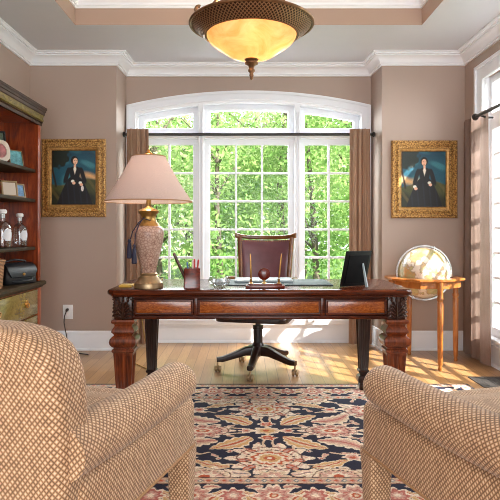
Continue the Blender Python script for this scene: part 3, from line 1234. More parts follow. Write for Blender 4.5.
def carved_block(cx, cy):
    """square corner block covered with carved acanthus leaves"""
    g = G()
    h = 0.052
    g.box((cx, cy, 0.651), (2 * h, 2 * h, 0.134), 0.004)
    for side in range(4):
        ca, sa = math.cos(side * PI / 2), math.sin(side * PI / 2)
        Rz = Matrix.Rotation(side * PI / 2, 3, 'Z')

        def lobe(x, z, w, l, ang, out=0.012, dp=0.010):
            R = Rz @ Matrix.Rotation(ang, 3, 'Y')
            px, py = x + math.sin(ang) * l * 0.5, -(h + out - 0.008)
            g.ell((cx + px * ca - py * sa, cy + px * sa + py * ca, z + math.cos(ang) * l * 0.5), (w, dp, l * 0.62), 8, 8, R)
        # one big acanthus: central rib with curling side lobes, volutes above, a leaf collar below
        lobe(0, 0.590, 0.0075, 0.085, 0, 0.014, 0.012)
        for s_ in (-1, 1):
            for z0, l, a, w in ((0.592, 0.040, 1.05, 0.0085), (0.606, 0.046, 0.85, 0.0085), (0.624, 0.044, 0.70, 0.0080), (0.642, 0.038, 0.60, 0.0075), (0.660, 0.030, 0.50, 0.0065)):
                lobe(s_ * 0.004, z0, w, l, s_ * a, 0.011)
                lobe(s_ * (0.004 + math.sin(a) * l * 0.85), z0 + math.cos(a) * l * 0.7, w * 0.75, l * 0.42, s_ * (a + 0.7), 0.015, 0.008)
            for k in range(7):
                t = k / 6 * 1.6 * PI
                rr_ = 0.014 * (1 - k / 9)
                lobe(s_ * (0.032 + rr_ * math.cos(t)), 0.697 + rr_ * math.sin(t), 0.0050, 0.008, 0, 0.012)
        for k in range(3):
            lobe((k - 1) * 0.028, 0.686, 0.0085, 0.026, 0, 0.010)
    return g


for i, sx in enumerate((-1, 1)):
    lx, ly = DX + sx * 0.797, DF + 0.085
    lg = front_leg(lx, ly).build('leg', 'mahogany_up', desk, 35, True)
    cb = carved_block(lx, ly).build('carved_block', 'carved_wood', lg, 50, True)
    cb['label'] = 'dark carved acanthus leaf block'
for sx in (-1, 1):
    lx, ly = DX + sx * 0.728, DR - 0.11
    rear_leg(lx, ly).build('leg', 'dark_wood', desk, 35, True)


# ------------------------------------------------------------------ things on the desk
def onmm(x, d):
    return (PX(x, d), d, DZ)


# table lamp
lx, ld = PX(148.5, 3.38), 3.385
k_ = ld / F
lamp = thing('table_lamp', 'table lamp with rose empire shade and crackled urn on the desk', 'lamp', (lx, ld, DZ))


def lz(y):
    return (288.6 - y) * k_


g = G()
g.lathe([(14.6 * k_, 0.0), (14.8 * k_, lz(286.5)), (14.2 * k_, lz(285)), (14.4 * k_, lz(284)), (13.0 * k_, lz(282.5)), (11.2 * k_, lz(281)), (10.6 * k_, lz(279)), (8.0 * k_, lz(276.5)), (8.8 * k_, lz(275)), (7.2 * k_, lz(273.5))], n=40)
g.build('base', 'old_brass', lamp)
g = G()
g.lathe([(7.4 * k_, lz(274)), (8.0 * k_, lz(270)), (9.8 * k_, lz(262)), (12.2 * k_, lz(252)), (14.4 * k_, lz(242)), (15.4 * k_, lz(235)), (15.0 * k_, lz(231)), (13.0 * k_, lz(228.5)), (10.5 * k_, lz(227))], n=40)
g.build('urn_body', 'ceramic_crackle', lamp)
g = G()
g.lathe([(11.2 * k_, lz(228)), (10.6 * k_, lz(226)), (8.2 * k_, lz(223)), (7.0 * k_, lz(219)), (8.0 * k_, lz(216)), (10.0 * k_, lz(214)), (10.4 * k_, lz(212.5)), (8.6 * k_, lz(211)), (4.5 * k_, lz(209.5)), (2.6 * k_, lz(208)), (2.2 * k_, lz(199)), (2.4 * k_, lz(194)), (1.0 * k_, lz(192)), (0.8 * k_, lz(156))], n=32)
g.build('neck', 'dim_brass', lamp)
g = G()
sh = []
b0, b1 = (43.4 * k_, lz(203.0)), (16.6 * k_, lz(158.0))
for t in np.linspace(0, 1, 9):
    sh.append((b0[0] + (b1[0] - b0[0]) * t - 1.2 * k_ * math.sin(PI * t), b0[1] + (b1[1] - b0[1]) * t))
full = [(r, z) for r, z in sh] + [(r - 0.003, z) for r, z in sh[::-1]]
g.lathe(full + [full[0]], n=64, cap=False)
shade = g.build('lamp_shade', 'lamp_shade', lamp, 50)
g = G()
for (r, z) in (b0, b1):
    g = G()
    g.tube([((r) * math.cos(a), (r) * math.sin(a), z) for a in np.linspace(0, 2 * PI, 49)], 0.0035, 8)
    g.build('shade_trim', 'tan_piping', shade)
g = G()
for a in (0, 2.09, 4.19):
    g.tube([(0, 0, lz(160)), (b1[0] * math.cos(a), b1[0] * math.sin(a), lz(158.5))], 0.002, 6)
g.build('spider', 'brass', shade)
g = G()
g.lathe([(1.2 * k_, lz(159.5)), (2.6 * k_, lz(157.7)), (1.2 * k_, lz(156.5)), (3.4 * k_, lz(154.9)), (3.0 * k_, lz(153.5)), (1.2 * k_, lz(152.5)), (1.6 * k_, lz(151.5)), (0.4 * k_, lz(150.5))], n=20)
g.ell((-0.015, 0, lz(155.5)), (0.012, 0.007, 0.007), 10, 8)
g.ell((0.015, 0, lz(155.5)), (0.012, 0.007, 0.007), 10, 8)
g.build('finial', 'brass', lamp)
g = G()
g.tube([(0.02, -0.045, lz(222)), (-0.02, -0.052, lz(220)), (-0.05, -0.055, lz(224)), (-0.085, -0.06, lz(233)), (-0.100, -0.07, lz(243))], 0.003, 8)
g.tube([(-0.02, -0.052, lz(219)), (-0.045, -0.075, lz(226)), (-0.062, -0.092, lz(236)), (-0.066, -0.100, lz(248))], 0.003, 8)
cd = g.build('tassel_cord', 'navy_silk', lamp)
for (tx, ty, y0) in ((-0.102, -0.070, 242), (-0.067, -0.101, 247)):
    g = G()
    g.lathe([(0.003, 0.012), (0.010, 0.006), (0.011, -0.004), (0.007, -0.012), (0.011, -0.018), (0.014, -0.05), (0.016, -0.10), (0.010, -0.105)], (tx, ty, lz(y0)), 14)
    tz = g.build('tassel', 'navy_silk', lamp)
# pencil cup with pens
cx, cd_ = PX(191.5, 3.36), 3.37
g = G()
M = Matrix.Translation((cx, cd_, DZ)) @ Matrix.Rotation(math.radians(8), 4, 'Z')
outer = [(a, b) for a, b in rrect(0.049, 0.049, 0.006, 3)]
inner = [(a, b) for a, b in rrect(0.042, 0.042, 0.004, 3)]
g.loft([[(x, y, 0.0) for x, y in outer], [(x, y, 0.006) for x, y in outer], [(x * 0.97, y * 0.97, 0.012) for x, y in outer], [(x * 0.97, y * 0.97, 0.106) for x, y in outer], [(x, y, 0.112) for x, y in outer], [(x, y, 0.118) for x, y in outer],
        [(x, y, 0.118) for x, y in inner], [(x, y, 0.01) for x, y in inner]])
g.xf(M)
o = g.build('pencil_cup', 'red_wood', None, 30)
tag(o, 'square reddish wooden pencil cup beside the table lamp', 'pencil cup')
pens = [((-0.020, 0.004), (-0.108, 0.0, 0.208), 0.0095, 'pen_brown', 'thick dark brown wooden stick leaning out left from the pencil cup'),
        ((-0.012, -0.01), (-0.024, -0.03, 0.155), 0.005, 'pen_blue', 'blue pen standing at the left inside the pencil cup'),
        ((0.004, 0.018), (0.004, 0.024, 0.165), 0.005, 'pen_cream', 'cream pen standing in the middle of the pencil cup'),
        ((0.016, -0.004), (0.018, -0.012, 0.172), 0.0055, 'pen_red', 'red pen standing near the middle of the pencil cup'),
        ((0.024, 0.014), (0.040, 0.012, 0.168), 0.005, 'pen_red', 'red pen leaning out right from the pencil cup')]
for (bx, by), (tx, ty, tz), r, mt, lab in pens:
    p0 = Vector((cx + bx, cd_ + by, DZ + 0.0115))
    p1 = Vector((cx + tx, cd_ + ty, DZ + tz))
    pen = thing('pen' if r < 0.007 else 'wooden_stick', lab, 'pen' if r < 0.007 else 'stick', p0, 0, 'pens in the pencil cup' if r < 0.007 else None)
    g = G()
    g.tube([p0, p0.lerp(p1, 0.1), p0.lerp(p1, 0.9)], [r * 0.6, r, r], 10)
    g.build('barrel', mt, pen, 40, True)
    g = G()
    g.tube([p0.lerp(p1, 0.9), p0.lerp(p1, 0.98), p1], [r * 1.08, r * 0.95, r * 0.4], 10)
    g.build('cap', mt, pen, 40, True)
# crystal bowl
gx, gd = PX(219.3, 3.34), 3.345
g = G()
n = 32
prof = [(0.030, 0.0), (0.034, 0.006), (0.050, 0.022), (0.059, 0.040), (0.056, 0.058), (0.050, 0.066), (0.046, 0.064), (0.050, 0.052), (0.052, 0.040), (0.042, 0.024), (0.02, 0.012), (0.001, 0.010)]
rings = []
for j, (r, z) in enumerate(prof):
    am = 0.06 if 1 < j < 6 else 0.0
    r *= 1.08
    rings.append([(gx + r * (1 + am * (1 if i % 2 else -1)) * math.cos(2 * PI * i / n), gd + r * (1 + am * (1 if i % 2 else -1)) * math.sin(2 * PI * i / n), DZ + z) for i in range(n)])
g.loft(rings)
o = g.build('crystal_bowl', 'crystal', None, 15)
tag(o, 'round cut crystal bowl between the pencil cup and the pen stand', 'bowl')
# blotter and pad
g = G()
b0x, b1x = PX(202, 3.78), PX(333.5, 3.5)
g.span((PX(213, 3.5), 3.48, DZ), (PX(333, 3.5), 3.90, DZ + 0.006), 0.002)
o = g.build('desk_blotter', 'blotter_green', None, 30)
tag(o, 'dark green desk blotter lying flat before the office chair', 'blotter')
g = G()
g.span((PX(235, 3.72), 3.60, DZ + 0.0062), (PX(292, 3.72), 3.84, DZ + 0.0225), 0.004)
g.span((PX(235, 3.72) + 0.035, 3.597, DZ + 0.011), (PX(292, 3.72) - 0.035, 3.602, DZ + 0.018), 0.001)
o = g.build('writing_pad', 'pad_grey', None, 30)
tag(o, 'pale grey writing pad lying on the green blotter', 'writing pad')
# pen stand
sx_, sd = PX(265, 3.34), 3.345
ps = thing('pen_stand', 'reddish wooden pen stand with a round disc at desk centre front', 'pen stand', (sx_, sd, DZ))
g = G()
g.box((0, 0, 0.010), (0.232, 0.075, 0.020), 0.004)
g.box((0, 0, 0.023), (0.20, 0.055, 0.008), 0.003)
g.build('base', 'red_wood', ps, 30)
g = G()
g.lathe([(0.001, -0.009), (0.030, -0.009), (0.036, -0.004), (0.036, 0.004), (0.030, 0.009), (0.001, 0.009)], n=32)
g.xf(Matrix.Translation((-0.005, 0, 0.083)) @ Matrix.Rotation(PI / 2, 4, 'X'))
g.build('disc', 'red_wood', ps, 40)
g = G()
g.lathe([(0.014, 0.027), (0.014, 0.032), (0.006, 0.036), (0.006, 0.044), (0.012, 0.047), (0.012, 0.049)], (-0.005, 0, 0), 16)
g.build('disc_mount', 'brass', ps, 40)
for sx in (-1, 1):
    g = G()
    g.lathe([(0.012, 0.027), (0.012, 0.031), (0.005, 0.035), (0.008, 0.048), (0.009, 0.055)], (sx * 0.083, 0, 0), 16)
    g.build('pen_socket', 'brass', ps, 40)
for sx, tx, lab in ((-1, -0.088, 'brass desk pen in the left socket of the pen stand'), (1, 0.098, 'brass desk pen in the right socket of the pen stand')):
    p0, p1 = Vector((sx_ + sx * 0.083, sd, DZ + 0.054)), Vector((sx_ + tx, sd - 0.01, DZ + 0.205))
    g = G()
    g.tube([p0, p0.lerp(p1, .05), p0.lerp(p1, .3), p0.lerp(p1, .9), p1], [0.002, 0.005, 0.0055, 0.004, 0.0015], 10)
    o = g.build('desk_pen', 'brass', None, 40)
    tag(o, lab, 'pen', 'pens in the pen stand')
# photo frame seen from behind
fx_, fd = PX(353, 3.44), 3.45
pf = thing('photo_frame', 'black photo frame on the desk turned away, easel back showing', 'photo frame', (fx_, fd, DZ), math.radians(32))
lean = Matrix.Rotation(math.radians(15), 4, 'X')
g = G()
g.box((0, 0, 0.112), (0.205, 0.012, 0.224), 0.003)
g.xf(Matrix.Translation((0, 0, 0.002)) @ lean)
g.build('frame_border', 'black_plastic', pf, 30)
g = G()
g.box((0, -0.009, 0.112), (0.16, 0.008, 0.178), 0.002)
g.xf(Matrix.Translation((0, 0, 0.002)) @ lean)
g.build('backing_board', 'black_felt', pf, 30)
g = G()
top = lean @ Vector((0.035, -0.014, 0.15))
g.tube([top, (0.004, -0.118, 0.004)], [0.006, 0.010], 4)
es = g.build('easel_leg', 'pad_grey', pf, 20)
es['label'] = 'grey easel strut'
# yellow pad
g = G()
g.box((PX(126, 3.42), 3.44, DZ + 0.006), (0.075, 0.11, 0.012), 0.002)
o = g.build('notepad', 'paper_yellow', None, 30)
tag(o, 'small yellow notepad on the desk corner left of the lamp', 'notepad')
# lamp cord from the back of the desk to the floor
g = G()
pts = [(PX(140, 3.97), 4.0, 0.70), (PX(141, 4.0), 4.02, 0.5), (PX(144, 4.02), 4.03, 0.35), (PX(149, 4.0), 4.02, 0.2), (PX(155, 4.0), 4.02, 0.08), (PX(164, 4.05), 4.06, 0.006), (PX(150, 4.4), 4.4, 0.006), (PX(120, 4.9), 4.9, 0.006)]
g.tube([(lx, 3.485, DZ + 0.006), (lx + 0.01, 3.7, DZ + 0.0045), (lx, 3.965, DZ + 0.005), (lx - 0.01, 3.985, DZ - 0.01)] + pts, 0.0042, 8)
o = g.build('lamp_cord', 'cord_gold', None, 60)
tag(o, 'gold-coloured lamp cord hanging down behind the left desk legs', 'cord')


# ------------------------------------------------------------------ office chair (faces the camera)
oc = thing('office_chair', 'swivel office chair with plum leather back, behind the desk', 'office chair', (PX(258, 4.40), 4.40, 0), math.radians(-14))
g = G()
for k in range(5):
    a = math.radians(-88 + 72 * k)
    c, s = math.cos(a), math.sin(a)
    pts = [(0.02 * c, 0.02 * s, 0.165), (0.10 * c, 0.10 * s, 0.16), (0.20 * c, 0.20 * s, 0.125), (0.28 * c, 0.28 * s, 0.10), (0.325 * c, 0.325 * s, 0.098)]
    rr = []
    for i, p in enumerate(pts):
        p = Vector(p)
        w, h = (0.036, 0.030, 0.026, 0.024, 0.022)[i], (0.04, 0.034, 0.026, 0.022, 0.018)[i]
        e = Vector((-s, c, 0))
        rr.append([p + e * x + Vector((0, 0, y)) for x, y in rrect(w, h, 0.012, 3)])
    g.loft(rr)
g.lathe([(0.001, 0.13), (0.05, 0.13), (0.055, 0.18), (0.045, 0.21), (0.034, 0.23), (0.03, 0.235)], n=24)
g.build('star_base', 'dark_wood', oc, 40)
g = G()
g.lathe([(0.036, 0.22), (0.036, 0.33), (0.040, 0.332), (0.040, 0.36), (0.02, 0.362), (0.02, 0.43)], n=20)
g.build('gas_column', 'black_metal', oc, 40)
for k in range(5):
    a = math.radians(-88 + 72 * k)
    c, s = math.cos(a), math.sin(a)
    g = G()
    for sd2 in (-0.017, 0.017):
        st = len(g.v)
        g.lathe([(0.004, -0.010), (0.022, -0.010), (0.026, -0.005), (0.026, 0.005), (0.022, 0.010), (0.004, 0.010)], n=20)
        g.xf(Matrix.Translation((0.318 * c + sd2 * 0.8, 0.318 * s + 0.012, 0.026)) @ Matrix.Rotation(PI / 2, 4, 'Y'), st)
    g.tube([(0.318 * c, 0.318 * s, 0.09), (0.318 * c, 0.318 * s, 0.05)], 0.007, 8)
    g.box((0.318 * c, 0.318 * s + 0.008, 0.045), (0.014, 0.03, 0.022), 0.004)
    cs = g.build('caster', 'old_brass', oc, 40)
g = G()
ring = lambda hx, hy, z, r=0.07: [(x, y - 0.02, z) for x, y in rrect(hx, hy, r, 5)]
g.loft([ring(0.24, 0.23, 0.415), ring(0.275, 0.26, 0.42), ring(0.28, 0.265, 0.45), ring(0.275, 0.26, 0.462)])
g.box((0, 0, 0.405), (0.16, 0.2, 0.03), 0.006)
g.build('seat_frame', 'dark_wood', oc, 35)
g = G()
g.loft([ring(0.26, 0.245, 0.460), ring(0.272, 0.257, 0.475), ring(0.272, 0.257, 0.495), ring(0.255, 0.24, 0.520), ring(0.2, 0.19, 0.532, 0.06), ring(0.1, 0.1, 0.536, 0.04)])
g.build('seat_cushion', 'purple_leather', oc, 60)


def back_pt(u, v, off=0.0):
    """u -1..1 across, v 0..1 up; the back curves away in its middle"""
    hw = 0.205 + 0.030 * max(0, v) ** 1.3
    z = 0.54 + 0.512 * v + 0.010 * u * u * v
    y = 0.22 + 0.06 * v + 0.05 * (1 - u * u) + off
    return Vector((hw * u, y, z))


def sheet(g, f, nu, nv, off0, off1, u0, u1, v0, v1, puff=0.0):
    pts = {}
    vs, fs = [], []
    for side, off in ((0, off0), (1, off1)):
        for j in range(nv + 1):
            for i in range(nu + 1):
                a, b = i / nu, j / nv
                u, v = u0 + (u1 - u0) * a, v0 + (v1 - v0) * b
                pf_ = -puff * (math.sin(PI * a) * math.sin(PI * b)) ** 0.5 if side == 0 else 0
                pts[(side, j, i)] = len(vs)
                vs.append(f(u, v, off + pf_))
    for j in range(nv):
        for i in range(nu):
            for side in (0, 1):
                q = (pts[(side, j, i)], pts[(side, j, i + 1)], pts[(side, j + 1, i + 1)], pts[(side, j + 1, i)])
                fs.append(q if side == 0 else q[::-1])
    for j in range(nv):
        for i in (0, nu):
            fs.append((pts[(0, j, i)], pts[(0, j + 1, i)], pts[(1, j + 1, i)], pts[(1, j, i)]))
    for i in range(nu):
        for j in (0, nv):
            fs.append((pts[(0, j, i)], pts[(0, j, i + 1)], pts[(1, j, i + 1)], pts[(1, j, i)]))
    g.add(vs, fs)


g = G()
sheet(g, back_pt, 24, 18, -0.005, 0.03, -0.9, 0.9, 0.04, 0.94, 0.03)
bp = g.build('backrest', 'purple_leather', oc, 50)
g = G()
for u in (-0.885, 0.885):
    for k in range(24):
        p = back_pt(u, 0.08 + 0.85 * k / 23, -0.010)
        g.ell(p, (0.004, 0.003, 0.004), 8, 5)
for k in range(22):
    p = back_pt(-0.85 + 1.7 * k / 21, 0.925, -0.010)
    g.ell(p, (0.004, 0.003, 0.004), 8, 5)
nh = g.build('nail_heads', 'brass', bp, 60)
nh['kind'] = 'stuff'
g = G()
for sgn in (-1, 1):
    rr = []
    for j in range(13):
        v = -0.08 + 1.06 * j / 12
        p = back_pt(sgn * 0.955, v, 0.012)
        rr.append([(p.x + a, p.y + b, p.z) for a, b in rrect(0.017, 0.024, 0.008, 3)])
    g.loft(rr)
rr = []
for i in range(25):
    u = -1.10 + 2.20 * i / 24
    p = back_pt(max(-1, min(1, u)), 0.985, 0.012)
    p.x = back_pt(1, 1).x * u
    e = 1.0 if abs(u) < 1.0 else 1.25
    rr.append([(p.x, p.y + a, p.z + b + 0.006 * abs(u) ** 6) for a, b in rrect(0.020 * e, 0.017 * e, 0.012, 3)])
g.loft(rr)
g.build('back_frame', 'chair_wood', oc, 40)
for sgn in (-1, 1):
    g = G()
    pts = [(sgn * 0.235, 0.24, 0.70), (sgn * 0.272, 0.16, 0.712), (sgn * 0.288, 0.03, 0.705), (sgn * 0.29, -0.09, 0.700), (sgn * 0.287, -0.14, 0.685), (sgn * 0.28, -0.13, 0.655), (sgn * 0.278, -0.10, 0.58), (sgn * 0.272, -0.10, 0.44)]
    g.tube(pts, [0.018, 0.02, 0.022, 0.023, 0.022, 0.02, 0.018, 0.018], 12)
    g.build('armrest', 'chair_wood', oc, 50)


# ------------------------------------------------------------------ armchairs
def make_armchair(name, label, mirror, loc, rz):
    """local +y = facing; x right"""
    ch = thing(name, label, 'armchair', loc, rz)
    fab = 'lattice_fabric'

    # base with boxed sides: rails and front posts
    g = G()
    hw, yb, yf = 0.416, -0.34, 0.445
    cyy, hy2 = (yb + yf) / 2, (yf - yb) / 2
    rings = []
    for ins, z in ((0.02, 0.300), (0.004, 0.302), (0.0, 0.312), (0.0, 0.43), (0.0, 0.455), (0.006, 0.472), (0.02, 0.484), (0.06, 0.488)):
        rings.append([(x, y, z) for x, y in rrect(hw - ins, hy2 - ins, 0.045, 5, (0, cyy))])
    g.loft(rings)
    g.build('seat_base', fab, ch, 50)
    # welt at the lower edge
    g = G()
    rr = rrect(hw, hy2, 0.045, 5, (0, cyy))
    g.tube([(x, y, 0.306) for x, y in rr + [rr[0]]], 0.005, 8)
    g.build('piping', 'tan_piping', ch, 60)
    # legs, upholstered
    for sx in (-1, 1):
        for y0, nm in ((yf - 0.046, 0), (yb + 0.05, 1)):
            g = G()
            rings = []
            for h, z in ((0.034, RUGZ), (0.036, 0.02), (0.041, 0.20), (0.046, 0.31)):
                rings.append([(sx * (hw - 0.046) + x, y0 + y, z) for x, y in rrect(h, h, 0.012, 3)])
            g.loft(rings)
            g.build('leg', fab, ch, 50)
    # seat cushion
    g = G()
    rings = []
    for ins, z in ((0.03, 0.475), (0.006, 0.485), (0.0, 0.505), (0.002, 0.525), (0.02, 0.545), (0.06, 0.556), (0.14, 0.563)):
        rings.append([(x, y, z - 0.065) for x, y in rrect(0.300 - ins, 0.325 - ins, 0.05, 5, (0, 0.075))])
    g.loft(rings)
    g.build('seat_cushion', fab, ch, 60)
    # rolled arms
    for sx in (-1, 1):
        g = G()
        rings = []
        ys = [-0.365, -0.27, -0.12, 0.0, 0.12, 0.22, 0.31, 0.345, 0.362, 0.372, 0.376]
        sc = [1, 1, 1, 1, 1, 1, 1, 0.97, 0.88, 0.70, 0.40]
        for y, s in zip(ys, sc):
            droop = 0.010 * math.sin((y + 0.33) / 0.7 * PI)
            cxx, czz = sx * 0.380, 0.560 - droop
            ring_ = []
            for k in range(24):
                a = 2 * PI * k / 24
                rx, rz_ = 0.074 * s, 0.069 * s
                ring_.append((cxx + sx * rx * math.cos(a), y, czz + rz_ * math.sin(a) - 0.006 * math.cos(a)))
            rings.append(ring_)
        g.loft(rings)
        g.build('armrest', fab, ch, 60)
    # back: lofted up from rail to rounded top, leaning rearward
    g = G()
    rings = []

    def back_ring(z, hw_, th, yc, r):
        return [(x, y, z) for x, y in rrect(hw_, th, r, 8, (0, yc))]
    lev = [(0.300, 0.390, 0.066), (0.306, 0.398, 0.070), (0.40, 0.404, 0.072), (0.50, 0.408, 0.073), (0.58, 0.411, 0.074), (0.66, 0.413, 0.075), (0.71, 0.412, 0.076), (0.755, 0.408, 0.076), (0.790, 0.398, 0.076), (0.816, 0.382, 0.074),
           (0.840, 0.354, 0.070), (0.857, 0.316, 0.060), (0.868, 0.262, 0.046), (0.874, 0.18, 0.026)]
    for z, hw_, th in lev:
        yc = -0.315 - 0.12 * max(0, z - 0.42) ** 1.15
        rings.append(back_ring(z, hw_, th, yc, th * 0.55))
    g.loft(rings)
    g.build('backrest', fab, ch, 60)
    return ch


make_armchair('armchair', 'cream lattice upholstered armchair in front of the bookcase, seen from behind', False, (-0.706, 1.81, 0.0), math.radians(-17))
make_armchair('armchair', 'cream lattice upholstered armchair nearest the floor vent and curtain, facing the desk', True, (0.945, 1.755, 0.0), math.radians(16.5))


# ------------------------------------------------------------------ globe on stand
gcx, gcy, gz = 1.50, 4.70, 0.706
gs = thing('floor_globe', 'antique-toned floor globe on an octagonal wooden stand by the curtain', 'globe', (gcx, gcy, 0))
g = G()


def octr(R, z, n=8):
    return [(R * math.cos(2 * PI * (i + 0.5) / n), R * math.sin(2 * PI * (i + 0.5) / n), z) for i in range(n)]


g.loft([octr(0.235, 0.692), octr(0.235, 0.716), octr(0.318, 0.716), octr(0.325, 0.710), octr(0.325, 0.700), octr(0.315, 0.692), octr(0.235, 0.692)], True, False, False)
g.loft([octr(0.262, 0.640), octr(0.262, 0.694), octr(0.29, 0.694), octr(0.29, 0.640), octr(0.262, 0.640)], True, False, False)
g.build('horizon_ring', 'globe_wood', gs, 30)
for k in range(4):
    a = math.radians(-82 + 90 * k)
    x, y = 0.285 * math.cos(a), 0.285 * math.sin(a)
    g = G()
    g.lathe([(0.014, 0.0), (0.018, 0.012), (0.013, 0.03), (0.019, 0.05), (0.021, 0.15), (0.024, 0.40), (0.025, 0.53), (0.020, 0.54), (0.027, 0.555), (0.027, 0.57), (0.021, 0.58), (0.023, 0.60), (0.023, 0.694)], (x, y, 0), 14)
    g.build('leg', 'globe_wood', gs, 40)
g = G()
g.tube([(0.27 * math.cos(math.radians(-82)), 0.27 * math.sin(math.radians(-82)), 0.235), (0.27 * math.cos(math.radians(98)), 0.27 * math.sin(math.radians(98)), 0.235)], 0.010, 8)
tilt = Matrix.Rotation(math.radians(24), 4, 'Y')
gzc = 0.75
g = G()
g.ell((0, 0, gzc), (0.212, 0.212, 0.212), 64, 40)
g.build('globe_ball', 'globe_map', gs, 60)
g = G()
dirv = Vector((math.cos(math.radians(-2)), math.sin(math.radians(-2)), 0))
pr = []
for a in np.linspace(0, 2 * PI, 65):
    e = dirv * math.cos(a) + Vector((0, 0, math.sin(a)))
    nrm = dirv.cross(Vector((0, 0, 1)))
    c0 = Vector((0, 0, gzc))
    pr.append([c0 + e * 0.220 + nrm * 0.011, c0 + e * 0.232 + nrm * 0.011, c0 + e * 0.232 - nrm * 0.011, c0 + e * 0.220 - nrm * 0.011])
g.loft(pr, True, False, False)
for s in (-1, 1):
    d = Vector((math.sin(math.radians(24)) * s, 0, math.cos(math.radians(24)) * s))
    g.tube([Vector((0, 0, gzc)) + d * 0.208, Vector((0, 0, gzc)) + d * 0.238], 0.006, 8)
g.build('meridian_ring', 'silver', gs, 50)

# ------------------------------------------------------------------ floor register
fv = thing('floor_vent', 'dark metal floor register by the right wall under the window', 'floor vent', (1.80, 4.07, 0))
g = G()
vx, vy = 0.125, 0.14
g.slab([(-vx, -vy), (vx, -vy), (vx, vy), (-vx, vy)], [[(-vx + .015, -vy + .015), (vx - .015, -vy + .015), (vx - .015, vy - .015), (-vx + .015, vy - .015)]], 0.006, 0.001, Matrix.Translation((0, 0, 0.0035)))
for k in range(16):
    y = -vy + 0.02 + k * (2 * vy - 0.04) / 15
    g.span((-vx + 0.014, y - 0.004, 0.0012), (vx - 0.014, y + 0.004, 0.0052))
for x in (-0.06, 0.0, 0.06):
    g.span((x - 0.003, -vy + 0.014, 0.0010), (x + 0.003, vy - 0.014, 0.0056))
g.build('grille', 'vent_metal', fv, 30)
g = G()
g.span((-vx + 0.01, -vy + 0.01, 0.0004), (vx - 0.01, vy - 0.01, 0.0009))
g.build('duct_shade_sheet', 'black_felt', fv, 0)  # dark sheet painted in for the shade below the grille

# ------------------------------------------------------------------ bookcase
BX = -1.70
BY0, BY1 = 2.0, 4.62
bc = thing('bookcase', 'tall mahogany bookcase with cornice and drawers along the left wall', 'bookcase', (-1.84, 3.3, 0))
g = G()
g.span((XL + 0.002, BY0, 0.69), (XL + 0.02, BY1, 2.0))
g.span((XL + 0.002, BY0, 1.985), (BX, BY1, 2.01))
for y in (BY1 - 0.02, 3.30, BY0 + 0.02):
    g.span((XL + 0.002, y - 0.02, 0.66), (BX - 0.004, y + 0.02, 2.0))
g.build('carcass', 'case_wood', bc, 0, True)
for y in (BY1 - 0.022, 3.30, BY0 + 0.022):
    g = G()
    g.span((BX - 0.006, y - 0.024, 0.69), (BX + 0.014, y + 0.024, 1.975), 0.005)
    g.span((BX + 0.010, y - 0.012, 0.72), (BX + 0.018, y + 0.012, 1.95), 0.003)
    g.build('front_stile', 'case_wood', bc, 30, True)
g = G()
path = [(BX, BY0), (BX, BY1), (XL, BY1)][::-1]
g.mould(path, [(0.0, 1.965), (0.018, 1.967), (0.018, 1.990), (0.026, 1.995), (0.022, 2.004)])
g.mould(path, [(0.030, 2.052), (0.036, 2.060), (0.038, 2.078), (0.044, 2.084), (0.045, 2.096), (0.050, 2.104), (0.050, 2.120), (-0.02, 2.122)])
g.span((XL + 0.002, BY0, 2.005), (BX, BY1, 2.118))
cor = g.build('cornice', 'case_frame', bc, 30, True)
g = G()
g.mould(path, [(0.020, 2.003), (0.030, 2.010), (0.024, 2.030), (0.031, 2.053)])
fb = g.build('cornice_band', 'band_reflection', cor, 40, True)
fb['label'] = 'cornice band with olive reflection painted in'
SH = [1.602, 1.360, 0.973]
for z in SH:
    g = G()
    for a, b in ((3.32, BY1 - 0.042), (BY0 + 0.042, 3.28)):
        g.span((XL + 0.02, a, z - 0.026), (BX - 0.012, b, z), 0.004)
    g.build('shelf', 'shelf_wood', bc, 30, True)
g = G()
g.span((XL + 0.002, BY0, 0.0), (BX - 0.004, BY1, 0.655))
g.span((XL + 0.002, BY0 - 0.0, 0.0), (BX + 0.02, BY1 + 0.006, 0.09), 0.006)
for y in (BY1 - 0.035, 3.52, BY0 + 0.035):
    g.span((BX - 0.01, y - 0.035, 0.09), (BX + 0.016, y + 0.035, 0.64), 0.004)
g.build('lower_case', 'case_wood', bc, 30, True)
g = G()
g.mould(path, [(-0.1, 0.640), (0.022, 0.640), (0.026, 0.650), (0.034, 0.654), (0.045, 0.664), (0.045, 0.684), (0.036, 0.690), (-0.26, 0.690)])
g.span((XL + 0.002, BY0, 0.652), (BX + 0.02, BY1, 0.688))
g.build('counter_ledge', 'shelf_wood', bc, 30, True)


def drawer(y0, y1, z0, z1):
    g = G()
    g.span((BX - 0.004, y0, z0), (BX + 0.022, y1, z1), 0.006)
    d = g.build('drawer', 'drawer_reflection', bc, 30, True)
    d['label'] = 'drawer front with olive-gold window reflection painted in'
    for py in (y0 + 0.24 * (y1 - y0), y0 + 0.76 * (y1 - y0)):
        g = G()
        xx, zz = BX + 0.024, (z0 + z1) / 2 + 0.012
        for a in range(8):
            t = 2 * PI * a / 8
            g.ell((xx, py + 0.021 * math.cos(t), zz + 0.020 * math.sin(t)), (0.005, 0.012, 0.010), 8, 6)
        g.ell((xx + 0.004, py, zz), (0.006, 0.010, 0.010), 10, 8)
        g.tube([(xx + 0.010, py + 0.026 * math.cos(t), zz - 0.004 + 0.026 * math.sin(t)) for t in np.linspace(PI, 2 * PI, 13)], 0.004, 8)
        for s in (-1, 1):
            g.tube([(xx, py + s * 0.026, zz - 0.004), (xx + 0.012, py + s * 0.026, zz - 0.004)], 0.005, 8)
        g.build('drawer_pull', 'brass', d, 60, True)


for a, b in ((3.57, 4.535), (2.08, 3.47)):
    drawer(a, b, 0.43, 0.628)
    drawer(a, b, 0.265, 0.42)
    drawer(a, b, 0.10, 0.255)


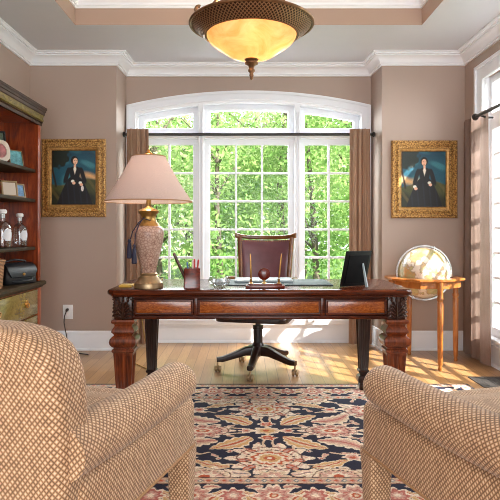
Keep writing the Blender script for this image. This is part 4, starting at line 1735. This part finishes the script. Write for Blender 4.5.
def small_frame(name, label, y, z, w, h, yaw, border, photo, bw, x=None, lean_=12, oval=False):
    x = -1.80 if x is None else x
    t = thing(name, label, 'photo frame', (x, y, z), math.radians(yaw))
    L = Matrix.Rotation(math.radians(-lean_), 4, 'X')
    g = G()
    if oval:
        out = [(w / 2 * math.copysign(abs(math.cos(a)) ** 0.7, math.cos(a)), h / 2 + h / 2 * math.copysign(abs(math.sin(a)) ** 0.7, math.sin(a))) for a in np.linspace(0, 2 * PI, 33)[:-1]]
        inn = [((w / 2 - bw) * math.cos(a), h / 2 + (h / 2 - bw) * math.sin(a)) for a in np.linspace(0, 2 * PI, 33)[:-1]]
    else:
        out = [(-w / 2, 0), (w / 2, 0), (w / 2, h), (-w / 2, h)]
        inn = [(-w / 2 + bw, bw), (w / 2 - bw, bw), (w / 2 - bw, h - bw), (-w / 2 + bw, h - bw)]
    g.slab(out, [inn], 0.014, 0.003, xz(0))
    g.xf(Matrix.Translation((0, 0, 0.002)) @ L)
    g.build('frame_border', border, t, 30)
    g = G()
    g.slab(inn, [], 0.004, 0, xz(0.002))
    g.xf(Matrix.Translation((0, 0, 0.002)) @ L)
    g.build('photo', photo, t, 0)
    g = G()
    top = L @ Vector((0, 0.008, h * 0.7))
    g.tube([top, (0, h * 0.42 + 0.02, 0.003)], 0.004, 6)
    g.build('easel_leg', 'black_plastic', t, 0)
    return t


# frames face the room: local -y must look towards +x, slightly to the camera
small_frame('photo_frame', 'photo frame with a pale blue picture on the top shelf', 4.40, SH[0], 0.125, 0.135, 60, 'frame_tan', 'photo_blue', 0.006, -1.79)
small_frame('photo_frame', 'bone coloured oval photo frame with a pink portrait on the top shelf', 4.06, SH[0], 0.165, 0.165, 58, 'frame_bone', 'photo_pink', 0.028, -1.77, 10, True)
small_frame('photo_frame', 'tall black photo frame behind the oval frame on the top shelf', 4.27, SH[0], 0.16, 0.27, 58, 'black_plastic', 'photo_dark', 0.015, -1.885, 6)
t = small_frame('photo_frame', 'tan framed sea picture in the right half of the second shelf pair', 4.42, SH[1], 0.11, 0.115, 62, 'frame_tan', 'photo_sea', 0.012, -1.775)
t['label'] = 'tan photo frame with a blue sea picture on the shelf above the bottles'
small_frame('photo_frame', 'tan photo frame with a pale picture, left of the blue sea picture', 4.27, SH[1], 0.13, 0.125, 50, 'frame_tan', 'frame_bone', 0.014, -1.79)


def bottle(y, label, x=-1.80, s=1.0):
    t = thing('glass_bottle', label, 'bottle', (x, y, SH[2]), math.radians(60), 'glass bottles on the third shelf')
    g = G()
    out = [(0.050, 0.0), (0.055, 0.006), (0.056, 0.02), (0.056, 0.13), (0.050, 0.155), (0.030, 0.172), (0.020, 0.18), (0.018, 0.21), (0.022, 0.214), (0.022, 0.222), (0.016, 0.222)]
    inn = [(0.014, 0.18), (0.046, 0.15), (0.051, 0.125), (0.051, 0.02), (0.046, 0.010), (0.001, 0.009)]
    g.lathe([(r * s, z * s) for r, z in out + inn], n=28)
    g.build('bottle_body', 'bottle_glass', t, 40)
    g = G()
    g.lathe([(0.013 * s, 0.20 * s), (0.014 * s, 0.224 * s), (0.026 * s, 0.230 * s), (0.027 * s, 0.246 * s), (0.02 * s, 0.254 * s)], n=20)
    g.build('stopper', 'white_plastic', t, 40)
    g = G()
    rr = []
    for z in (0.05, 0.075, 0.10, 0.125):
        hw_ = {0.05: 0.35, 0.075: 0.6, 0.10: 0.6, 0.125: 0.35}[z]
        rr.append([(0.0568 * s * math.sin(a), -0.0568 * s * math.cos(a), z * s) for a in np.linspace(-hw_, hw_, 9)])
    g.loft(rr, False, False, False)
    g.build('bottle_label', 'label_paper', t, 40)


bottle(4.45, 'clear glass bottle with white stopper, the right one below the sea picture', -1.79, 1.05)
bottle(4.09, 'clear glass bottle with white stopper at the picture edge, left of its twin', -1.77, 1.12)

# black leather bag on the counter
bag = thing('handbag', 'black leather camera bag with flap and clasp on the bookcase counter', 'bag', (-1.80, 4.36, 0.69), math.radians(66))
g = G()
ring_ = lambda hx_, hy_, z, r=0.03: [(x, y, z) for x, y in rrect(hx_, hy_, r, 4)]
g.loft([ring_(0.15, 0.085, 0.0), ring_(0.158, 0.092, 0.01), ring_(0.155, 0.09, 0.07), ring_(0.145, 0.08, 0.12), ring_(0.13, 0.065, 0.145), ring_(0.10, 0.05, 0.155)])
g.build('bag_body', 'bag_leather', bag, 50)
g = G()
rr = []
for y, z in ((0.06, 0.150), (0.0, 0.166), (-0.05, 0.160), (-0.085, 0.135), (-0.101, 0.10), (-0.104, 0.065), (-0.104, 0.058)):
    w = 0.142 if z > 0.07 else 0.12
    rr.append([(x, y, z) for x in np.linspace(-w, w, 9)] + [(x, y + 0.006, z - 0.005) for x in np.linspace(w, -w, 9)])
g.loft(rr)
g.build('flap', 'bag_leather', bag, 50)
g = G()
g.ell((0.0, -0.107, 0.078), (0.014, 0.006, 0.011), 12, 8)
g.build('clasp', 'brass', bag, 50)
g = G()
g.tube([(-0.13, 0.0, 0.12), (-0.10, -0.01, 0.175), (0, -0.015, 0.188), (0.10, -0.01, 0.175), (0.13, 0.0, 0.12)], 0.008, 8)
g.tube([(-0.15, -0.02, 0.06), (-0.165, -0.05, 0.03), (-0.06, -0.112, 0.02), (0.08, -0.112, 0.03), (0.158, -0.06, 0.07)], 0.006, 8)
g.build('strap', 'bag_leather', bag, 50)
# wicker basket
bk = thing('wicker_basket', 'tan wicker basket on the counter at the left picture edge', 'basket', (-1.82, 3.84, 0.69))
g = G()
rb = lambda h1, h2, z: [(x, y, z) for x, y in rrect(h1, h2, 0.03, 4)]
g.loft([rb(0.10, 0.13, 0.0), rb(0.108, 0.138, 0.02), rb(0.115, 0.15, 0.17), rb(0.12, 0.155, 0.18), rb(0.12, 0.155, 0.20), rb(0.108, 0.143, 0.20), rb(0.10, 0.13, 0.02)])
g.build('basket_body', 'wicker', bk, 40)
g = G()
rr = rrect(0.116, 0.151, 0.03, 4)
g.tube([(x, y, 0.2) for x, y in rr + [rr[0]]], 0.010, 8)
g.build('rim', 'wicker', bk, 50)


# ------------------------------------------------------------------ paintings
def paint_lady(variant):
    nx, ny = 110, 135
    u = np.linspace(-0.41, 0.41, nx)
    v = np.linspace(0, 1, ny)
    U, V = np.meshgrid(u, v)
    rng = np.random.default_rng(11 + variant)
    C = np.zeros((ny, nx, 3))

    def sm(a, b, x):
        t = np.clip((x - a) / (b - a), 0, 1)
        return (t * t * (3 - 2 * t))[..., None]

    def mixc(c, m):
        nonlocal C
        C = C * (1 - m) + np.array(c) * m
    C[:] = lin(22, 74, 92)
    cl = 0.5 + 0.5 * np.sin(U * 9 + V * 13 + 1.5 * np.sin(V * 7)) * np.cos(U * 5 - V * 6)
    mixc(lin(66, 132, 140), sm(0.55, 0.95, cl) * 0.6)
    mixc(lin(16, 44, 60), sm(0.75, 1.0, V) * 0.6)
    sd = -1 if variant else 1
    mixc(lin(206, 160, 104), sm(0.10, 0.0, np.abs(V - 0.5 - 0.05 * np.sin(U * 8))) * sm(-0.1, 0.30, U * sd) * 0.9)
    hill = 0.42 + 0.06 * np.sin(U * 6 + variant)
    mixc(lin(62, 66, 34), sm(0.02, -0.02, V - hill))
    mixc(lin(34, 36, 20), sm(0.02, -0.12, V - 0.28 - 0.05 * np.sin(U * 11)))
    mixc(lin(112, 98, 54), sm(0.7, 1.0, 0.5 + 0.5 * np.sin(U * 23 + V * 17)) * sm(0.02, -0.02, V - hill) * 0.35)
    tree = ((U + 0.33) / 0.25) ** 2 + ((V - 0.92) / 0.24) ** 2 + 0.3 * np.sin(U * 40) * np.cos(V * 34)
    mixc(lin(20, 30, 22), sm(1.15, 0.8, tree))
    mixc(lin(40, 28, 18), sm(0.025, 0.012, np.abs(U + 0.37 - 0.04 * np.sin(V * 6))) * sm(0.3, 0.35, V))
    cx = 0.02
    black = lin(14, 14, 18)
    # skirt, torso, arms
    sk = 0.10 + 0.24 * np.clip((0.50 - V) / 0.5, 0, 1) ** 0.75
    mixc(black, sm(0.01, -0.01, np.abs(U - cx) - sk) * sm(0.52, 0.50, V))
    to = 0.075 + 0.03 * np.clip((V - 0.46) / 0.16, 0, 1) - 0.06 * np.clip((V - 0.64) / 0.08, 0, 1)
    mixc(black, sm(0.01, -0.01, np.abs(U - cx) - to) * sm(0.72, 0.69, V) * sm(0.42, 0.46, V))
    for s_ in (-1, 1):
        ax = cx + s_ * (0.075 + 0.10 * np.clip((0.70 - V) / 0.25, 0, 1) ** 0.6)
        mixc(black, sm(0.050, 0.032, np.abs(U - ax)) * sm(0.36, 0.42, V) * sm(0.71, 0.67, V))
    mixc(lin(30, 34, 48), sm(0.75, 1.0, 0.5 + 0.5 * np.sin(U * 55 + 5 * V)) * sm(0.01, -0.01, np.abs(U - cx) - sk) * sm(0.46, 0.40, V) * 0.4)
    skin = lin(214, 168, 138)
    mixc(lin(218, 206, 190), sm(0.035, 0.02, np.abs(U - cx) + 0.28 * np.abs(V - 0.66)))
    mixc(skin, sm(0.025, 0.015, np.abs(U - cx)) * sm(0.69, 0.70, V) * sm(0.77, 0.75, V))
    hair = ((U - cx + 0.006) / 0.068) ** 2 + ((V - 0.822) / 0.078) ** 2
    mixc(lin(28, 18, 14), sm(1.1, 0.9, hair))
    face = ((U - cx - 0.008 * sd) / 0.044) ** 2 + ((V - 0.805) / 0.060) ** 2
    mixc(skin, sm(1.1, 0.9, face))
    for ex in (-0.016, 0.018):
        mixc(lin(60, 40, 34), sm(1.2, 0.8, ((U - cx - ex - 0.008 * sd) / 0.009) ** 2 + ((V - 0.815) / 0.006) ** 2))
    mixc(lin(160, 80, 70), sm(1.2, 0.8, ((U - cx - 0.008 * sd) / 0.013) ** 2 + ((V - 0.772) / 0.006) ** 2))
    hands = ((-0.16, 0.33), (0.11, 0.40)) if variant else ((-0.02, 0.40), (0.12, 0.37))
    for hx_, hy_ in hands:
        mixc(lin(228, 218, 206), sm(1.3, 0.9, ((U - cx - hx_ + 0.02) / 0.03) ** 2 + ((V - hy_ - 0.035) / 0.026) ** 2))
        mixc(skin, sm(1.3, 0.9, ((U - cx - hx_) / 0.030) ** 2 + ((V - hy_) / 0.026) ** 2))
    if not variant:
        mixc(lin(206, 200, 196), sm(1.3, 0.9, ((U - cx - 0.14) / 0.025) ** 2 + ((V - 0.30) / 0.05) ** 2))
    C = C * 1.45
    C *= 1 + 0.08 * rng.standard_normal((ny, nx, 1))
    return U, V, np.clip(C, 0.002, 1)


def painting(x0, x1, y0, y1, ix0, ix1, iy0, iy1, variant, label):
    d = 5.15
    X0, X1, Z0, Z1 = PX(x0, d), PX(x1, d), PZ(y1, d), PZ(y0, d)
    A0, A1, B0, B1 = PX(ix0, d), PX(ix1, d), PZ(iy1, d), PZ(iy0, d)
    cx, cz = (X0 + X1) / 2, (Z0 + Z1) / 2
    t = thing('painting', label, 'painting', (cx, YF, cz))
    g = G()
    # profiled frame: sweep cross-section around the rectangle (in xz plane) mitred
    prof = [(0.0, 0.0), (0.0, 0.030), (0.008, 0.040), (0.018, 0.040), (0.024, 0.030), (0.034, 0.030), (0.052, 0.042), (0.062, 0.040), (0.066, 0.028), (0.078, 0.024), (0.084, 0.020), (0.088, 0.012), (0.088, 0.004)]
    wbx = min(A0 - X0, X1 - A1, B0 - Z0, Z1 - B1)
    k = wbx / 0.088
    cs = [(X0, Z0), (X1, Z0), (X1, Z1), (X0, Z1)]
    ins = [((A0 - X0), (B0 - Z0)), (-(X1 - A1), (B0 - Z0)), (-(X1 - A1), -(Z1 - B1)), ((A0 - X0), -(Z1 - B1))]
    parts = {'outer': prof[:6], 'mid': prof[5:9], 'inner': prof[8:]}
    for nm, pf_ in parts.items():
        g = G()
        rr = []
        for i in range(5):
            (px, pz), (dx, dz_) = cs[i % 4], ins[i % 4]
            rr.append([(px + dx * o / 0.088, YF - 0.001 - dep, pz + dz_ * o / 0.088) for o, dep in pf_])
        # add side points so each side has own vertices for texture (flat sides are fine)
        g.loft(rr, False, False, False)
        g.build({'outer': 'frame_border', 'mid': 'carved_band', 'inner': 'inner_slip'}[nm], 'gilt_carved' if nm != 'inner' else 'gilt', t, 40, True)
    U, V, C = paint_lady(variant)
    XX = (U + 0.41) / 0.82 * (A1 - A0) + A0 - cx
    ZZ = V * (B1 - B0) + B0 - cz
    color_grid('canvas', XX, np.full_like(XX, -0.006), ZZ, C, 'canvas', t)
    g = G()
    g.span((X0 + 0.01, YF - 0.004, Z0 + 0.01), (X1 - 0.01, YF - 0.001, Z1 - 0.01))
    g.build('backing_board', 'dark_wood', t, 0, True)


painting(41.5, 105.5, 139, 216.8, 51, 95, 150.3, 204.5, 0, 'gilt-framed portrait of a woman in black, hung beside the bookcase')
painting(391.7, 457.5, 140.4, 218, 402, 446.5, 151.2, 206.8, 1, 'gilt-framed portrait of a woman in black, hung above the globe')

# ------------------------------------------------------------------ outlet and plug
ox, oz = PX(67.6, 5.17), PZ(312, 5.17)
ol = thing('wall_outlet', 'white wall outlet between bookcase and desk', 'outlet', (ox, YF, oz))
g = G()
g.box((0, -0.003, 0), (0.092, 0.006, 0.132), 0.003)
g.build('cover_plate', 'white_plastic', ol, 30)
for s in (-1, 1):
    g = G()
    g.lathe([(0.017, 0), (0.017, 0.003), (0.001, 0.0035)], n=20)
    g.xf(Matrix.Translation((0, -0.0055, s * 0.022)) @ Matrix.Rotation(PI / 2, 4, 'X'))
    g.build('socket', 'white_plastic', ol, 30)
pc = thing('power_cord', 'dark power cord plugged into the white wall outlet', 'cord', (ox, YF - 0.02, oz + 0.02))
g = G()
g.tube([(0, 0.010, 0.002), (0, -0.004, 0.002), (0, -0.018, -0.002), (-0.002, -0.026, -0.012)], [0.013, 0.014, 0.011, 0.006], 12)
g.build('plug', 'cord_dark', pc, 50)
g = G()
g.tube([(-0.002, -0.026, -0.012), (-0.014, -0.034, -0.05), (-0.018, -0.036, -0.11), (-0.006, -0.034, -0.18), (0.012, -0.034, -0.27), (0.02, -0.04, -oz - 0.02 + 0.02), (0.05, -0.10, -oz - 0.02 + 0.006), (0.25, -0.2, -oz - 0.02 + 0.006)], 0.005, 8)
g.build('cable', 'cord_dark', pc, 60)

# ------------------------------------------------------------------ pendant light
pd = 3.0
px_, pz_ = PX(251.5, pd), PZ(27, pd)
kp = pd / F
pl = thing('pendant_light', 'bronze lattice-rimmed pendant with amber glass bowl under the ceiling tray', 'pendant light', (px_, pd, pz_))
g = G()
# lattice rim: wide tilted ring
rim = [(45 * kp, -0.040), (47 * kp, -0.048), (50 * kp, -0.040), (56 * kp, -0.012), (60 * kp, 0.010)]
g.lathe(rim, n=96, cap=False)
g.build('lattice_band', 'lattice_bronze', pl, 60)
g = G()
for r, z, tr in ((61.2 * kp, 0.012, 0.008), (45.6 * kp, -0.042, 0.006), (48 * kp, 0.048, 0.010), (59 * kp, 0.022, 0.006)):
    g.tube([(r * math.cos(a), r * math.sin(a), z) for a in np.linspace(0, 2 * PI, 97)], tr, 8)
g.lathe([(59.5 * kp, 0.022), (55 * kp, 0.030), (48 * kp, 0.048), (45 * kp, 0.040), (44 * kp, -0.030), (45 * kp, -0.040)], n=96, cap=False)
rm = g.build('rim_ring', 'bronze', pl, 60)
g = G()
bowl = [(45.5 * kp, -0.036), (44 * kp, -0.060), (41 * kp, -0.082), (36 * kp, -0.104), (31 * kp, -0.120), (27 * kp, -0.136), (20 * kp, -0.158), (12 * kp, -0.172), (4 * kp, -0.176)]
g.lathe(bowl + [(max(r - 0.004, 0.001), z + 0.004) for r, z in bowl[::-1]], n=64, cap=False)
g.build('glass_bowl', 'amber_glass', pl, 60)
g = G()
g.lathe([(0.014, -0.160), (0.036, -0.168), (0.038, -0.176), (0.030, -0.186), (0.036, -0.192), (0.034, -0.200), (0.018, -0.208), (0.013, -0.222), (0.018, -0.230), (0.018, -0.238), (0.010, -0.246), (0.012, -0.262), (0.007, -0.268), (0.009, -0.276), (0.003, -0.284)], n=24)
g.build('finial', 'bronze', pl, 50)
tzz = TZ - pz_
for k in range(3):
    a0 = math.radians(190 + 120 * k) if False else math.radians((178, 62, -2)[k] if k < 3 else 0)
    a0 = math.radians((186, 66, -54)[k])
    ca, sa = math.cos(a0), math.sin(a0)
    g = G()
    pts = []
    # S-scroll arm rising from the rim to the hub, with a curl at the foot
    for t in np.linspace(0, 1.6 * PI, 16):
        r = 50 * kp + 0.030 * math.cos(t + PI) * (1 - t / 9) + 0.01
        pts.append((r * ca, r * sa, 0.085 + 0.030 * math.sin(t + PI) * (1 - t / 9)))
    pts = pts[::-1]
    for r, z in ((40 * kp, 0.10), (30 * kp, 0.17), (18 * kp, 0.30), (8 * kp, 0.42), (3 * kp, 0.47)):
        pts.append((r * ca, r * sa, z))
    g.tube(pts, 0.009, 10)
    g.tube([(48 * kp * ca, 48 * kp * sa, 0.045), (49 * kp * ca, 49 * kp * sa, 0.062)], 0.012, 8)
    g.build('scroll_arm', 'bronze', pl, 60)
g = G()
g.lathe([(0.001, 0.45), (0.03, 0.455), (0.034, 0.475), (0.018, 0.49), (0.010, 0.50), (0.010, tzz - 0.05), (0.02, tzz - 0.045), (0.06, tzz - 0.025), (0.07, tzz - 0.004), (0.07, tzz)], n=24)
g.build('stem', 'bronze', pl, 50)

# ------------------------------------------------------------------ outside: lawn and trees
g = G()
g.span((-30, 5.75, -0.62), (40, 45, -0.5))
g.span((2.3, -20, -0.62), (40, 5.75, -0.5))
o = g.build('lawn_ground', 'lawn', None, 0)
struct(o, 'sunlit lawn outside')


def crown_mesh(seed, rx, rz, zc, n, size):
    rng = np.random.default_rng(seed)
    nb = 26
    bc_ = rng.standard_normal((nb, 3))
    bc_ /= np.linalg.norm(bc_, axis=1)[:, None]
    bc_ *= (rng.random((nb, 1)) ** 0.4) * 0.82
    which = rng.integers(0, nb, n)
    p = bc_[which] + rng.standard_normal((n, 3)) * 0.17
    p[:, 0] *= rx
    p[:, 1] *= rx
    p[:, 2] = p[:, 2] * rz + zc
    a = rng.standard_normal((n, 3))
    a /= np.linalg.norm(a, axis=1)[:, None]
    b = np.cross(a, rng.standard_normal((n, 3)))
    b /= np.linalg.norm(b, axis=1)[:, None]
    s = size * (0.6 + 0.8 * rng.random((n, 1)))
    q = np.stack([p - a * s, p + b * s * 0.42, p + a * s, p - b * s * 0.42], 1).reshape(-1, 3)
    return q.tolist(), [(4 * i, 4 * i + 1, 4 * i + 2, 4 * i + 3) for i in range(n)]


def make_tree(seed, label, loc, mat, h=6.0, rx=1.9, n=4200, size=0.085, trunk_r=0.10):
    t = thing('tree', label, 'tree', loc, 0, 'trees outside the arched window')
    vs, fs = crown_mesh(seed, rx, h * 0.46, h * 0.50, n, size)
    g = G()
    g.add(vs, fs)
    c = g.build('crown', mat, t, 0, False, False)
    rnd = random.Random(seed)
    g = G()
    top = Vector((rnd.uniform(-.3, .3), rnd.uniform(-.3, .3), h * 0.85))
    mid = Vector((rnd.uniform(-.15, .15), rnd.uniform(-.1, .1), h * 0.45))
    g.tube([(0, 0, -0.02), (0, 0, 0.2), mid, top], [trunk_r * 1.3, trunk_r, trunk_r * 0.75, trunk_r * 0.25], 10)
    for k in range(6):
        b0 = Vector((0, 0, 0.2)).lerp(mid, 0.5) if k < 2 else mid.lerp(top, rnd.uniform(0, .6))
        a = rnd.uniform(0, 2 * PI)
        b1 = b0 + Vector((math.cos(a) * rx * .6, math.sin(a) * rx * .6, rnd.uniform(.3, .9)))
        g.tube([b0, b0.lerp(b1, .5) + Vector((0, 0, .08)), b1], [trunk_r * .4, trunk_r * .28, trunk_r * .1], 6)
    g.build('trunk', 'bark', t, 60)
    return t


base_trees = []
specs = [  # px, d, mat, h, rx, label
    (160, 11.0, 'leaf_light', 5.2, 1.3, 'light green leafy tree seen through the left window bay'),
    (222, 10.5, 'leaf_mid', 4.6, 1.2, 'mid green tree seen through the middle bay, left of the office chair'),
    (283, 12.0, 'leaf_light', 5.6, 1.3, 'light green tree seen above the right end of the office chair'),
    (318, 10.5, 'leaf_mid', 5.0, 1.25, 'mid green tree seen through the left panes of the right bay'),
    (352, 12.5, 'leaf_light', 5.8, 1.5, 'light green tree seen beside the right brown curtain'),
    (190, 14.5, 'leaf_mid', 6.2, 1.8, 'mid green tree farther back behind the left window mullion'),
    (250, 16.0, 'leaf_light', 6.4, 1.9, 'light green tree farther back in the centre of the middle bay'),
    (305, 16.5, 'leaf_deep', 6.6, 1.9, 'deep green tree farther back behind the right window mullion'),
    (130, 17.0, 'leaf_deep', 6.6, 2.0, 'deep green tree farther back behind the left brown curtain'),
    (365, 17.5, 'leaf_mid', 6.8, 2.0, 'mid green tree farther back behind the right brown curtain'),
    (215, 20.0, 'leaf_deep', 7.0, 2.3, 'deep green tree at the back of the garden, left of centre'),
    (275, 21.0, 'leaf_deep', 7.2, 2.4, 'deep green tree at the back of the garden, right of centre'),
]
for i, (px, d, mt, h, rx, lab) in enumerate(specs):
    make_tree(40 + i, lab, (PX(px, d), d, -0.5), mt, h, rx, 4600 if d < 15 else 5600, 0.056 if d < 13 else 0.078, 0.07 if i % 2 else 0.10)
t = make_tree(77, 'pale green tree outside the right wall window', (8.2, 13.5, -0.5), 'leaf_light', 5.5, 2.0, 3600, 0.1)

# ------------------------------------------------------------------ light
w = bpy.data.worlds.new('World')
S.world = w
w.use_nodes = True
nt = w.node_tree
nt.nodes.clear()
out = nt.nodes.new('ShaderNodeOutputWorld')
bg = nt.nodes.new('ShaderNodeBackground')
bg.inputs[0].default_value = (0.93, 0.98, 1.0, 1)
bg.inputs[1].default_value = 1.3
nt.links.new(bg.outputs[0], out.inputs[0])


def lamp_obj(name, typ, loc, energy, color, **kw):
    l = bpy.data.lights.new(name, typ)
    l.energy = energy
    l.color = color
    for k, v in kw.items():
        setattr(l, k, v)
    o = bpy.data.objects.new(name, l)
    o.location = loc
    COL.objects.link(o)
    return o


sun = lamp_obj('sun', 'SUN', (6, 0, 6), 11.0, (1.0, 0.95, 0.86), angle=0.012)
sd_ = Vector((-0.73 * 0.79, 0.68 * 0.79, -0.615))
sun.rotation_euler = sd_.to_track_quat('-Z', 'Y').to_euler()


def area(name, loc, direction, sx, sy, e, color=(1, 1, 1)):
    o = lamp_obj(name, 'AREA', loc, e, color, shape='RECTANGLE', size=sx, size_y=sy)
    o.rotation_euler = Vector(direction).to_track_quat('-Z', 'Y').to_euler()
    return o


area('daylight_back_window', (WC, YR + 0.75, 2.45), (0, -1, -0.62), 2.4, 1.1, 150, (0.93, 0.98, 1.0))
area('daylight_right_window', (XR + 0.75, 3.75, 2.45), (-1, 0, -0.62), 2.0, 1.1, 110, (0.95, 0.98, 1.0))
area('fill_behind_camera', (0.0, YB - 0.35, 1.5), (0, 1, -0.02), 3.6, 2.1, 88, (0.91, 0.965, 1.0))  # added fill lamp at the unseen rear opening, brightens camera-facing sides
for a in (30, 150, 270):
    lamp_obj('pendant_bulb', 'POINT', (px_ + 0.11 * math.cos(math.radians(a)), pd + 0.11 * math.sin(math.radians(a)), pz_ - 0.03), (13, 6, 5)[(30, 150, 270).index(a)], (1.0, 0.85, 0.66), shadow_soft_size=0.03)
lamp_obj('table_lamp_bulb', 'POINT', (lx, ld, DZ + lz(182)), 4.0, (1.0, 0.85, 0.7), shadow_soft_size=0.03)

# ------------------------------------------------------------------ camera
cam = bpy.data.cameras.new('camera')
cam.lens = 36.0 * F / 500.0
cam.sensor_width = 36.0
cam.shift_x = 5.0 / 500
cam.shift_y = -19.0 / 500
cam.clip_start = 0.05
co = bpy.data.objects.new('camera', cam)
co.location = (0, 0, CAMZ)
co.rotation_euler = (PI / 2, 0, 0)
COL.objects.link(co)
S.camera = co
S.view_settings.view_transform = 'Standard'
S.view_settings.look = 'None'
S.view_settings.exposure = 0.68
S.view_settings.gamma = 1.0
S.view_settings.use_curve_mapping = False
S.cycles.use_denoising = True
S.cycles.filter_width = 1.0
S.cycles.max_bounces = 10
S.cycles.diffuse_bounces = 5
S.cycles.transparent_max_bounces = 12
S.cycles.sample_clamp_indirect = 6.0
